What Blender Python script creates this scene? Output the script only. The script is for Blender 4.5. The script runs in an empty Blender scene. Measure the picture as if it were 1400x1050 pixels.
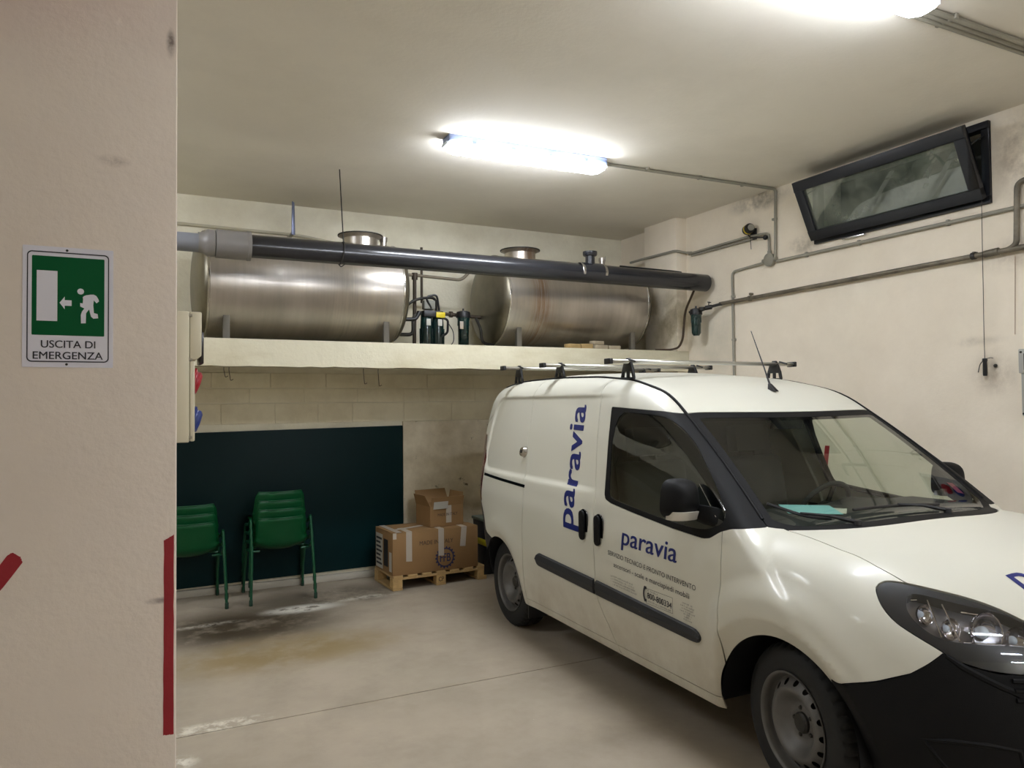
import bpy, bmesh, math, random
import numpy as np
from mathutils import Vector, Matrix, Euler
random.seed(7)
PI = math.pi
scene = bpy.context.scene
COL = scene.collection

# ------------------------------------------------------------------ camera
CAM_H = 1.642
cd = bpy.data.cameras.new('camera'); cam = bpy.data.objects.new('camera', cd); COL.objects.link(cam)
cd.sensor_width = 36.0; cd.sensor_fit = 'HORIZONTAL'; cd.lens = 1029.4/1400*36
cd.clip_start = .02; cd.clip_end = 60
_yaw, _pit, _rol = math.radians(26.635), math.radians(1.42), math.radians(-.523)
fw = Vector((math.sin(_yaw)*math.cos(_pit), math.cos(_yaw)*math.cos(_pit), math.sin(_pit)))
rt = Vector((math.cos(_yaw), -math.sin(_yaw), 0)); upv = rt.cross(fw)
r2 = rt*math.cos(_rol)+upv*math.sin(_rol); u2 = -rt*math.sin(_rol)+upv*math.cos(_rol)
cam.matrix_world = Matrix(((r2.x, u2.x, -fw.x, 0), (r2.y, u2.y, -fw.y, 0), (r2.z, u2.z, -fw.z, CAM_H), (0, 0, 0, 1)))
scene.camera = cam

# ------------------------------------------------------------------ light and exposure
LAMP_POWER = 42.0          # emission strength of the fluorescent diffusers
LAMP_COL = (.92, .97, 1.06)
world = bpy.data.worlds.new('world'); scene.world = world; world.use_nodes = True
world.node_tree.nodes['Background'].inputs[0].default_value = (.55, .6, .7, 1)
world.node_tree.nodes['Background'].inputs[1].default_value = .05
vs = scene.view_settings
vs.view_transform = 'Standard'; vs.look = 'None'; vs.gamma = 1; vs.use_curve_mapping = False
vs.exposure = 0.6

# ------------------------------------------------------------------ materials
def srgb(r, g, b):
    f = lambda c: (c/255)/12.92 if c/255 <= .04045 else ((c/255+.055)/1.055)**2.4
    return (f(r), f(g), f(b), 1)
def newmat(name):
    m = bpy.data.materials.new(name); m.use_nodes = True
    nt = m.node_tree; return m, nt, nt.nodes['Principled BSDF']
def N(nt, t, **kw):
    n = nt.nodes.new(t)
    for k, v in kw.items(): setattr(n, k, v)
    return n
def noise_fac(nt, coord, scale, detail, lo, hi, rough=.6, stretch=None):
    src = coord
    if stretch:
        mp = N(nt, 'ShaderNodeMapping'); mp.inputs['Scale'].default_value = stretch
        nt.links.new(src, mp.inputs[0]); src = mp.outputs[0]
    n = N(nt, 'ShaderNodeTexNoise'); n.inputs['Scale'].default_value = scale; n.inputs['Detail'].default_value = detail
    n.inputs['Roughness'].default_value = rough
    nt.links.new(src, n.inputs['Vector'])
    r = N(nt, 'ShaderNodeMapRange'); r.inputs[1].default_value = lo; r.inputs[2].default_value = hi; r.clamp = True
    nt.links.new(n.outputs[0], r.inputs[0]); return r.outputs[0], n.outputs[0]
def mixc(nt, fac, a, b):
    m = N(nt, 'ShaderNodeMix', data_type='RGBA')
    if hasattr(fac, 'links') or isinstance(fac, bpy.types.NodeSocket): nt.links.new(fac, m.inputs[0])
    else: m.inputs[0].default_value = fac
    for s, v in ((6, a), (7, b)):
        if isinstance(v, bpy.types.NodeSocket): nt.links.new(v, m.inputs[s])
        else: m.inputs[s].default_value = v
    return m.outputs[2]
def plain(name, col, rough=.5, metal=0, coat=0, bump=0, bscale=80, var=0, vscale=6, spec=.5):
    m, nt, p = newmat(name)
    p.inputs['Roughness'].default_value = rough; p.inputs['Metallic'].default_value = metal
    p.inputs['Coat Weight'].default_value = coat; p.inputs['Specular IOR Level'].default_value = spec
    tc = N(nt, 'ShaderNodeTexCoord').outputs['Object']
    c = srgb(*col)
    f, _ = noise_fac(nt, tc, vscale, 4, .35, .7)
    k = 1-max(var, .04)
    nt.links.new(mixc(nt, f, c, (c[0]*k, c[1]*k, c[2]*k, 1)), p.inputs['Base Color'])
    if bump:
        n = N(nt, 'ShaderNodeTexNoise'); n.inputs['Scale'].default_value = bscale; n.inputs['Detail'].default_value = 3
        nt.links.new(tc, n.inputs['Vector'])
        b = N(nt, 'ShaderNodeBump'); b.inputs['Strength'].default_value = bump; b.inputs['Distance'].default_value = .004
        nt.links.new(n.outputs[0], b.inputs['Height']); nt.links.new(b.outputs[0], p.inputs['Normal'])
    return m
def plaster(name, base, dirt, lo, hi, scale=2.0, fine=.35, rough=.85, dark=(70, 66, 56), spots=.72, stretch=None, blobs=()):
    """painted plaster: two-tone blotches, small scuffs, fine relief"""
    m, nt, p = newmat(name); p.inputs['Roughness'].default_value = rough; p.inputs['Specular IOR Level'].default_value = .25
    tc = N(nt, 'ShaderNodeNewGeometry').outputs['Position']
    f1, _ = noise_fac(nt, tc, scale, 8, lo, hi, .65, stretch)
    c = mixc(nt, f1, srgb(*base), srgb(*dirt))
    f2, _ = noise_fac(nt, tc, scale*4.3, 7, spots, spots+.07, .7)
    c = mixc(nt, f2, c, srgb(*dark))
    f3, n3 = noise_fac(nt, tc, 38, 5, .3, .7)
    v = N(nt, 'ShaderNodeMath', operation='MULTIPLY'); nt.links.new(f3, v.inputs[0]); v.inputs[1].default_value = .10
    c = mixc(nt, v.outputs[0], c, srgb(*dirt))
    for bc, br, bcol, amt, sc in blobs:       # soot and damp marks with a place of their own
        mp = N(nt, 'ShaderNodeMapping'); mp.inputs['Location'].default_value = [-bc[i]/br[i] for i in range(3)]; mp.inputs['Scale'].default_value = [1/br[i] for i in range(3)]
        nt.links.new(tc, mp.inputs[0]); ln = N(nt, 'ShaderNodeVectorMath', operation='LENGTH'); nt.links.new(mp.outputs[0], ln.inputs[0])
        r = N(nt, 'ShaderNodeMapRange', interpolation_type='SMOOTHSTEP'); r.inputs[1].default_value = 1.0; r.inputs[2].default_value = .2; nt.links.new(ln.outputs['Value'], r.inputs[0])
        fb, _ = noise_fac(nt, tc, sc, 8, .35, .62, .7)
        a = N(nt, 'ShaderNodeMath', operation='MULTIPLY'); nt.links.new(fb, a.inputs[0]); nt.links.new(r.outputs[0], a.inputs[1])
        a2 = N(nt, 'ShaderNodeMath', operation='MULTIPLY'); nt.links.new(a.outputs[0], a2.inputs[0]); a2.inputs[1].default_value = amt
        c = mixc(nt, a2.outputs[0], c, srgb(*bcol))
    nt.links.new(c, p.inputs['Base Color'])
    b = N(nt, 'ShaderNodeBump'); b.inputs['Strength'].default_value = fine; b.inputs['Distance'].default_value = .006
    nt.links.new(n3, b.inputs['Height']); nt.links.new(b.outputs[0], p.inputs['Normal'])
    return m
def glassmat(name, tint, refl=.08, rough=.01, film=0, filmcol=(120, 120, 110)):
    m = bpy.data.materials.new(name); m.use_nodes = True; nt = m.node_tree; nt.nodes.clear()
    o = N(nt, 'ShaderNodeOutputMaterial'); tr = N(nt, 'ShaderNodeBsdfTransparent'); tr.inputs[0].default_value = (*tint, 1)
    gl = N(nt, 'ShaderNodeBsdfGlossy'); gl.inputs['Roughness'].default_value = rough; gl.inputs[0].default_value = (.9, .92, .95, 1)
    lw = N(nt, 'ShaderNodeLayerWeight'); lw.inputs[0].default_value = .5     # thin pane: the same reflectance from either side
    pw = N(nt, 'ShaderNodeMath', operation='POWER'); nt.links.new(lw.outputs['Facing'], pw.inputs[0]); pw.inputs[1].default_value = 5
    fr = N(nt, 'ShaderNodeMath', operation='MULTIPLY_ADD'); nt.links.new(pw.outputs[0], fr.inputs[0]); fr.inputs[1].default_value = 1-refl; fr.inputs[2].default_value = refl
    base = tr.outputs[0]
    if film:
        df = N(nt, 'ShaderNodeBsdfDiffuse'); df.inputs[0].default_value = srgb(*filmcol)
        tc = N(nt, 'ShaderNodeNewGeometry').outputs['Position']
        f, _ = noise_fac(nt, tc, 6, 5, .2, .9)
        mu = N(nt, 'ShaderNodeMath', operation='MULTIPLY'); nt.links.new(f, mu.inputs[0]); mu.inputs[1].default_value = film*2
        mx = N(nt, 'ShaderNodeMixShader'); nt.links.new(mu.outputs[0], mx.inputs[0]); nt.links.new(tr.outputs[0], mx.inputs[1]); nt.links.new(df.outputs[0], mx.inputs[2])
        base = mx.outputs[0]
    m2 = N(nt, 'ShaderNodeMixShader'); nt.links.new(fr.outputs[0], m2.inputs[0]); nt.links.new(base, m2.inputs[1]); nt.links.new(gl.outputs[0], m2.inputs[2])
    nt.links.new(m2.outputs[0], o.inputs[0]); return m

# ------------------------------------------------------------------ mesh helpers
class MB:
    """collects simple shapes and links them as ONE mesh object"""
    def __init__(s): s.v = []; s.f = []; s.m = []; s.sm = []
    def add(s, vs, fs, mi=0, smooth=False):
        o = len(s.v); s.v += [tuple(v) for v in vs]; s.f += [tuple(i+o for i in f) for f in fs]
        s.m += [mi]*len(fs); s.sm += [smooth]*len(fs); return s
    def box(s, c, d, rot=None, mi=0):
        R = rot if rot is not None else Matrix.Identity(3)
        vs = [Vector(c)+R@Vector((x*d[0]/2, y*d[1]/2, z*d[2]/2)) for x in (-1, 1) for y in (-1, 1) for z in (-1, 1)]
        return s.add(vs, [(0, 1, 3, 2), (4, 6, 7, 5), (0, 4, 5, 1), (2, 3, 7, 6), (0, 2, 6, 4), (1, 5, 7, 3)], mi)
    def tube(s, pts, r, seg=10, closed=False, mi=0, caps=True):
        P = [Vector(p) for p in pts]; n = len(P); R = r if isinstance(r, (list, tuple)) else [r]*n
        vs = []; prev = None
        for i in range(n):
            a = P[(i-1) % n] if (closed or i > 0) else P[i]; b = P[(i+1) % n] if (closed or i < n-1) else P[i]
            t = (b-a).normalized()
            if prev is None:
                u = t.orthogonal().normalized()
            else:
                u = (prev-t*prev.dot(t)); u = u.normalized() if u.length > 1e-6 else t.orthogonal().normalized()
            prev = u; w = t.cross(u)
            for k in range(seg):
                an = 2*PI*k/seg; vs.append(P[i]+(u*math.cos(an)+w*math.sin(an))*R[i])
        fs = []
        for i in range(n if closed else n-1):
            j = (i+1) % n
            for k in range(seg):
                l = (k+1) % seg; fs.append((i*seg+k, i*seg+l, j*seg+l, j*seg+k))
        s.add(vs, fs, mi, True)
        if caps and not closed:
            s.add(vs[:seg], [tuple(range(seg))[::-1]], mi); s.add(vs[-seg:], [tuple(range(seg))], mi)
        return s
    def lathe(s, prof, M=None, seg=32, mi=0, smooth=True, skip=None, a0=0, a1=2*PI):
        """prof: (r, h) pairs turned about local z"""
        M = M or Matrix.Identity(4); n = len(prof); full = abs(a1-a0-2*PI) < 1e-6
        ns = seg if full else seg+1; vs = []
        for k in range(ns):
            a = a0+(a1-a0)*k/seg
            for r, h in prof: vs.append(M@Vector((r*math.cos(a), r*math.sin(a), h)))
        fs = []
        for k in range(seg):
            l = (k+1) % ns
            for i in range(n-1):
                if skip and skip(k, i): continue
                fs.append((k*n+i, l*n+i, l*n+i+1, k*n+i+1))
        return s.add(vs, fs, mi, smooth)
    def prism(s, poly, M, d, mi=0):
        """poly: 2-D outline in the local xy plane of M, thickness d along local z"""
        n = len(poly)
        vs = [M@Vector((x, y, 0)) for x, y in poly]+[M@Vector((x, y, d)) for x, y in poly]
        return s.add(vs, [tuple(range(n))[::-1], tuple(range(n, 2*n))]+[(i, (i+1) % n, n+(i+1) % n, n+i) for i in range(n)], mi)
    def ball(s, c, r, seg=16, rings=10, sc=(1, 1, 1), mi=0, e=1.0):
        vs = []; fs = []
        pw = lambda v: math.copysign(abs(v)**e, v)
        for i in range(rings+1):
            th = PI*i/rings
            for k in range(seg):
                ph = 2*PI*k/seg
                vs.append(Vector(c)+Vector((r*sc[0]*pw(math.sin(th))*pw(math.cos(ph)), r*sc[1]*pw(math.sin(th))*pw(math.sin(ph)), r*sc[2]*pw(math.cos(th)))))
        for i in range(rings):
            for k in range(seg):
                l = (k+1) % seg; fs.append((i*seg+k, (i+1)*seg+k, (i+1)*seg+l, i*seg+l))
        return s.add(vs, fs, mi, True)
    def build(s, name, mat, parent=None, world=False, bevel=0, auto=None, seg=2):
        me = bpy.data.meshes.new(name)
        vs = s.v
        if parent is not None and world:
            mw = Matrix.Translation(parent.location) @ parent.rotation_euler.to_matrix().to_4x4()
            iv = mw.inverted(); vs = [iv@Vector(v) for v in vs]
        me.from_pydata([tuple(v) for v in vs], [], s.f)
        for m in (mat if isinstance(mat, (list, tuple)) else [mat]): me.materials.append(m)
        me.polygons.foreach_set('material_index', s.m); me.polygons.foreach_set('use_smooth', s.sm)
        bm = bmesh.new(); bm.from_mesh(me)
        bmesh.ops.remove_doubles(bm, verts=bm.verts, dist=1e-5)
        bmesh.ops.recalc_face_normals(bm, faces=bm.faces)
        if bevel:
            es = [e for e in bm.edges if len(e.link_faces) == 2 and e.calc_face_angle(0) > .6]
            bmesh.ops.bevel(bm, geom=es, offset=bevel, segments=seg, affect='EDGES', profile=.5, clamp_overlap=True)
            for f in bm.faces: f.smooth = True
        bm.to_mesh(me); bm.free()
        if bevel or any(s.sm):
            try: me.set_sharp_from_angle(angle=math.radians(auto or 40))
            except Exception: pass
        o = bpy.data.objects.new(name, me); COL.objects.link(o)
        if parent is not None: o.parent = parent
        return o
def tag(o, label=None, cat=None, group=None, kind=None):
    if label: o['label'] = label
    if cat: o['category'] = cat
    if group: o['group'] = group
    if kind: o['kind'] = kind
    return o
def thing(name, label, cat, loc=(0, 0, 0), rz=0, group=None, kind=None):
    o = bpy.data.objects.new(name, None); COL.objects.link(o); o.location = loc; o.rotation_euler = (0, 0, rz)
    o.empty_display_size = .1
    return tag(o, label, cat, group, kind)
def copy_tree(o, parent=None):
    c = o.copy(); COL.objects.link(c)
    if parent is not None: c.parent = parent
    for ch in list(o.children): copy_tree(ch, c)
    return c
def axisM(o, d, up=None):
    """matrix whose local z points along d, placed at o"""
    z = Vector(d).normalized(); x = (Vector(up) if up else z.orthogonal()); x = (x-z*x.dot(z)).normalized(); y = z.cross(x)
    return Matrix(((x.x, y.x, z.x, o[0]), (x.y, y.y, z.y, o[1]), (x.z, y.z, z.z, o[2]), (0, 0, 0, 1)))
def frameM(o, x, y):
    x = Vector(x).normalized(); y = Vector(y); y = (y-x*y.dot(x)).normalized(); z = x.cross(y)
    return Matrix(((x.x, y.x, z.x, o[0]), (x.y, y.y, z.y, o[1]), (x.z, y.z, z.z, o[2]), (0, 0, 0, 1)))
def bend(pts, r, n=5):
    """round the corners of a polyline"""
    P = [Vector(p) for p in pts]; out = [P[0]]
    for i in range(1, len(P)-1):
        a, b, c = P[i-1], P[i], P[i+1]; d1 = (a-b); d2 = (c-b); q = min(r, d1.length*.45, d2.length*.45)
        p1 = b+d1.normalized()*q; p2 = b+d2.normalized()*q
        for k in range(n+1):
            t = k/n; out.append(p1*(1-t)**2+b*2*t*(1-t)+p2*t*t)
    out.append(P[-1]); return out
def chaikin(P, n=2):
    for _ in range(n):
        P = [q for i in range(len(P)) for q in ((P[i][0]*.75+P[(i+1) % len(P)][0]*.25, P[i][1]*.75+P[(i+1) % len(P)][1]*.25), (P[i][0]*.25+P[(i+1) % len(P)][0]*.75, P[i][1]*.25+P[(i+1) % len(P)][1]*.75))]
    return P
# lettering -------------------------------------------------------
def text2d(body, bold=0, shear=0, spacing=1.0, maxedge=None):
    """returns vertices (x, y) with the cap height and width measured, and faces"""
    cu = bpy.data.curves.new('lettering', 'FONT'); cu.body = body; cu.size = 1; cu.shear = shear; cu.space_character = spacing
    cu.resolution_u = 4
    ob = bpy.data.objects.new('lettering', cu); COL.objects.link(ob)
    bpy.context.view_layer.update()
    dg = bpy.context.evaluated_depsgraph_get()
    me = bpy.data.meshes.new_from_object(ob.evaluated_get(dg))
    bpy.data.objects.remove(ob); bpy.data.curves.remove(cu)
    bm = bmesh.new(); bm.from_mesh(me); bpy.data.meshes.remove(me)
    bmesh.ops.remove_doubles(bm, verts=bm.verts, dist=1e-4)
    bmesh.ops.triangulate(bm, faces=bm.faces)
    if maxedge:
        for _ in range(6):
            es = [e for e in bm.edges if e.calc_length() > maxedge]
            if not es: break
            bmesh.ops.subdivide_edges(bm, edges=es, cuts=1); bmesh.ops.triangulate(bm, faces=bm.faces)
    vs = [(v.co.x, v.co.y) for v in bm.verts]; fs = [tuple(v.index for v in f.verts) for f in bm.faces]; bm.free()
    if bold:        # heavier strokes: the glyphs laid over themselves a little to each side
        n = len(vs); v0, f0 = vs, fs; vs = []; fs = []
        for k, (dx, dy) in enumerate(((-bold, -bold*.4), (bold, -bold*.4), (-bold, bold*.4), (bold, bold*.4), (0, 0))):
            vs += [(x+dx, y+dy) for x, y in v0]; fs += [tuple(i+k*n for i in f) for f in f0]
    return vs, fs
def fit(vs, w=None, h=None, base=None):
    """scale text to width w and full height h; origin at left, y=0 kept as the baseline"""
    x0 = min(v[0] for v in vs); x1 = max(v[0] for v in vs); y0 = min(v[1] for v in vs); y1 = max(v[1] for v in vs)
    sx = w/(x1-x0) if w else None; sy = h/(y1-y0) if h else None
    sx = sx or sy; sy = sy or sx
    return [((x-x0)*sx, y*sy) for x, y in vs]
def flat_text(mb, body, M, w, h, mi=0, bold=0, lift=.0006, **kw):
    vs, fs = text2d(body, bold, **kw); vs = fit(vs, w, h)
    n = len(vs)//5 if bold else len(vs)+1
    mb.add([M@Vector((x, y, lift+.00006*(i//n))) for i, (x, y) in enumerate(vs)], fs, mi)

# ------------------------------------------------------------------ van body surface (implicit form, cut into panels below)
def smooth_table(pts, sm, lo=-4.5, hi=2.5, st=.005):
    xs=np.array([p[0] for p in pts],float); ys=np.array([p[1] for p in pts],float)
    t=np.arange(lo,hi,st)
    v=np.interp(t,xs,ys)
    a=t<xs[0]; v[a]=ys[0]+(t[a]-xs[0])*(ys[1]-ys[0])/(xs[1]-xs[0])
    a=t>xs[-1]; v[a]=ys[-1]+(t[a]-xs[-1])*(ys[-1]-ys[-2])/(xs[-1]-xs[-2])
    n=max(1,int(sm/st)); k=np.ones(n)/n
    for _ in range(2):
        v=np.convolve(np.pad(v,(n,n),mode='reflect',reflect_type='odd'),k,'same')[n:-n]
    return lambda x: np.interp(x,t,v)
SZ=smooth_table([(.15,.80),(.25,.86),(.35,.888),(.5,.907),(.65,.915),(.8,.911),(.95,.900),(1.05,.886),(1.12,.868),(1.2,.848),(1.4,.800),(1.6,.745),(1.75,.700),(1.9,.65)],.06,0,2.5)
SX=smooth_table([(-3.5,-.10),(-3.2,-.043),(-2.8,-.012),(-2.3,0),(-.3,0),(.1,-.004),(.4,-.03),(.7,-.10),(.9,-.2)],.15)
ROOF=smooth_table([(-3.5,1.79),(-3.0,1.835),(-2.3,1.848),(-1.8,1.835),(-1.4,1.80),(-1.1,1.745),(-.93,1.69),(-.8,1.62),(-.5,1.45)],.12)
HOOD=smooth_table([(-.5,1.13),(-.2,1.125),(0,1.115),(.3,1.075),(.55,1.015),(.75,.94),(.95,.80)],.12)
FZ=smooth_table([(.1,.70),(.2,.80),(.3,.865),(.45,.895),(.6,.885),(.75,.86),(.85,.82),(.95,.74),(1.1,.6)],.08,0,2.5)
RZ=smooth_table([(.2,-3.36),(.35,-3.42),(.6,-3.42),(.85,-3.40),(1.1,-3.42),(1.3,-3.50),(1.5,-3.53),(1.85,-3.49)],.08,0,2.5)
def smax(a,b,k):
    h=np.maximum(k-np.abs(a-b),0)/k
    return np.maximum(a,b)+h*h*k*.25
def smin(a,b,k): return -smax(-a,-b,k)
def sstep(t): t=np.clip(t,0,1); return t*t*(3-2*t)
def rrect(x,z,x0,x1,z0,z1,r):
    dx=np.abs(x-(x0+x1)/2)-((x1-x0)/2-r); dz=np.abs(z-(z0+z1)/2)-((z1-z0)/2-r)
    return np.hypot(np.maximum(dx,0),np.maximum(dz,0))+np.minimum(np.maximum(dx,dz),0)-r
ARCH=((0.,.315,.365),(-2.755,.305,.352))
def side_w(x,z):
    s=SZ(z)+SX(x)
    r=np.hypot(x-ARCH[0][0],z-ARCH[0][1])
    s=s+(.022*(1-sstep((r-.50)/.12))*sstep((z-.30)/.15)-.375*((.440-r)+np.sqrt((.440-r)**2+.005**2))*(r>.2))*sstep((x+.40)/.10)
    r=np.hypot(x-ARCH[1][0],z-ARCH[1][1])
    s=s+.010*np.exp(-((r-.43)/.08)**2)-.25*np.maximum(0,.40-r)*(r>.2)
    d=rrect(x,z,-3.24,-1.0,1.125,1.675,.13)
    s=s-.016*sstep(-d/.035+.5)*sstep((-1.30-x)/.45)
    return s
def phi(x,y,z):
    ay=np.abs(y)
    fs=ay-side_w(x,z)
    fr=z-(ROOF(x)-.030*(ay/.65)**2)
    fw=(z-(1.62-.74*(x+.80+.10*(ay/.7)**2)+.02*np.sin(np.clip((x+.85)/.8,0,1)*np.pi)))*.80
    fh=(z-(HOOD(x)-.040*(ay/.7)**2))*.96
    up=smax(smax(fs,fr,.16),fw,.05)
    lo=smax(fs,fh,.20)
    p=smin(up,lo,.03)
    p=smax(p,(x-(FZ(z)-.36*(ay/.85)**2.6))*.85,.20)
    p=smax(p,-(x-(RZ(z)+.05*(ay/.8)**2)),.12+.40*sstep((1.15-z)/.7))
    return smax(p,.22-z,.05)
def grad(P,e=1e-3):
    x,y,z=P.T
    g=np.stack([phi(x+e,y,z)-phi(x-e,y,z),phi(x,y+e,z)-phi(x,y-e,z),phi(x,y,z+e)-phi(x,y,z-e)],1)/(2*e)
    return g
def project(P,it=3):
    P=P.copy()
    for _ in range(it):
        g=grad(P); P-=g*(phi(*P.T)/np.maximum((g*g).sum(1),.05))[:,None]
    return P
def surface_nets(h=.0175):
    xs=np.arange(-3.62,1.02,h); ys=(np.arange(118)-58.5)*h; zs=np.arange(.16,1.92,h)
    G=np.stack(np.meshgrid(xs,ys,zs,indexing='ij'),-1)
    D=phi(G[...,0],G[...,1],G[...,2])
    nx,ny,nz=D.shape
    c=[D[i:nx-1+i,j:ny-1+j,k:nz-1+k] for i in(0,1) for j in(0,1) for k in(0,1)]
    c=np.stack(c); neg=(c<0).sum(0); act=(neg>0)&(neg<8)
    idx=-np.ones(act.shape,int); idx[act]=np.arange(act.sum())
    I=np.argwhere(act); V=G[I[:,0],I[:,1],I[:,2]]+h/2
    V=project(V,5)
    Q=[]
    for ax in range(3):
        sl0=[slice(None)]*3; sl1=[slice(None)]*3
        sl0[ax]=slice(0,-1); sl1[ax]=slice(1,None)
        a=D[tuple(sl0)]<0; b=D[tuple(sl1)]<0
        e=np.argwhere(a!=b); sgn=a[tuple(e.T)]
        o1,o2=[k for k in range(3) if k!=ax]
        ok=(e[:,o1]>0)&(e[:,o2]>0)&(e[:,o1]<act.shape[o1])&(e[:,o2]<act.shape[o2])
        e=e[ok]; sgn=sgn[ok]
        def g(d1,d2):
            f=e.copy(); f[:,o1]-=d1; f[:,o2]-=d2; return idx[tuple(f.T)]
        q=np.stack([g(1,1),g(0,1),g(0,0),g(1,0)],1)
        if ax==1: q=q[:,::-1]
        q[~sgn]=q[~sgn][:,::-1]
        Q.append(q)
    Q=np.concatenate(Q)
    F=np.concatenate([Q[:,[0,1,2]],Q[:,[0,2,3]]])
    return V,F
def clip(V,F,s):
    """keep the part of the mesh where s < 0, cutting triangles on s = 0"""
    ins=s<0; k=ins[F]; n=k.sum(1)
    out=[F[n==3]]; N=len(V)
    A=F[n==1]; ka=k[n==1]; r=ka.argmax(1); ar=np.arange(len(A))
    a=A[ar,r]; b=A[ar,(r+1)%3]; c=A[ar,(r+2)%3]
    B=F[n==2]; kb=~k[n==2]; r=kb.argmax(1); br=np.arange(len(B))
    p=B[br,r]; q=B[br,(r+1)%3]; w=B[br,(r+2)%3]
    E=np.concatenate([np.stack([a,b],1),np.stack([a,c],1),np.stack([p,q],1),np.stack([p,w],1)])
    if len(E):
        E=np.sort(E,1); key=E[:,0]*N+E[:,1]
        u,inv=np.unique(key,return_inverse=True)
        e0=u//N; e1=u%N; t=(s[e0]/(s[e0]-s[e1]))[:,None]
        NV=V[e0]*(1-t)+V[e1]*t
        inv=inv.reshape(-1)+N; na=len(A); nb=len(B)
        iab=inv[:na]; iac=inv[na:2*na]; ipq=inv[2*na:2*na+nb]; ipw=inv[2*na+nb:]
        out.append(np.stack([a,iab,iac],1)); out.append(np.stack([ipq,q,w],1)); out.append(np.stack([ipq,w,ipw],1))
        V=np.concatenate([V,NV])
    F=np.concatenate(out)
    used=np.unique(F); m=-np.ones(len(V),int); m[used]=np.arange(len(used))
    return V[used],m[F]
def poly_sdf(px,pz,poly):
    P=np.stack([px,pz],1); poly=np.array(poly,float); n=len(poly)
    d=np.full(len(P),1e9); ins=np.zeros(len(P),bool)
    for i in range(n):
        a=poly[i]; b=poly[(i+1)%n]; e=b-a; w=P-a
        t=np.clip((w@e)/(e@e),0,1); d=np.minimum(d,np.hypot(*(w-t[:,None]*e).T))
        c=(a[1]>P[:,1])!=(b[1]>P[:,1])
        if abs(e[1])>1e-12: ins^=c&(P[:,0]<a[0]+(P[:,1]-a[1])/e[1]*e[0])
    return np.where(ins,-d,d)

# ================================================================== the setting
WX, WY, CH = 4.96, 7.08, 3.48       # right wall, back wall, ceiling
M_ceil = plaster('ceiling_paint', (236, 230, 217), (226, 220, 207), .45, .75, 1.1, .2, spots=.9)
M_wallR = plaster('right_wall_paint', (240, 229, 210), (228, 216, 196), .42, .72, 1.3, .35, dark=(120, 112, 98), spots=.74,
    blobs=(((4.96, 4.95, 3.42), (.3, .45, .13), (70, 64, 54), .8, 5), ((4.96, 4.45, 2.93), (.3, .25, .12), (120, 110, 92), .6, 8), ((4.96, 2.75, 3.2), (.3, .25, .4), (150, 134, 116), .6, 6),
    ((4.96, 2.7, 2.55), (.3, .5, .15), (160, 146, 126), .5, 7), ((4.96, 5.6, 2.3), (.3, .5, .6), (196, 192, 172), .5, 3), ((4.83, 6.1, 2.45), (.3, .5, .5), (168, 156, 118), .7, 6), ((4.96, 2.95, 1.8), (.3, .2, .2), (170, 156, 138), .6, 6), ((4.96, 3.05, 2.02), (.3, .22, .05), (150, 138, 120), .3, 14)))
M_wallB = plaster('back_wall_paint', (236, 230, 208), (216, 208, 184), .42, .68, 1.6, .5, dark=(120, 108, 86), spots=.69)
M_low = plaster('stained_wall_paint', (228, 218, 194), (190, 177, 150), .42, .66, 1.9, .5, dark=(70, 60, 42), spots=.635)
M_pill = plaster('pillar_paint', (228, 216, 203), (218, 206, 194), .45, .7, 1.0, .35, dark=(150, 134, 128), spots=.80,
    blobs=(((-.25, 2.2, 2.95), (.9, .3, .55), (206, 180, 174), .9, .6), ((-.05, 2.2, 2.28), (.05, .3, .02), (140, 124, 116), .8, 14), ((.06, 2.2, 1.13), (.045, .3, .012), (130, 112, 108), .8, 10), ((-.135, 2.2, 1.95), (.02, .3, .01), (130, 112, 108), .8, 20), ((.085, 2.2, 2.62), (.015, .3, .05), (110, 98, 92), .9, 20)))
M_shelf = plaster('shelf_paint', (212, 206, 182), (190, 180, 150), .45, .72, 2.2, .4, dark=(130, 116, 88), spots=.69, stretch=(.5, 1, 1.6))

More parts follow.
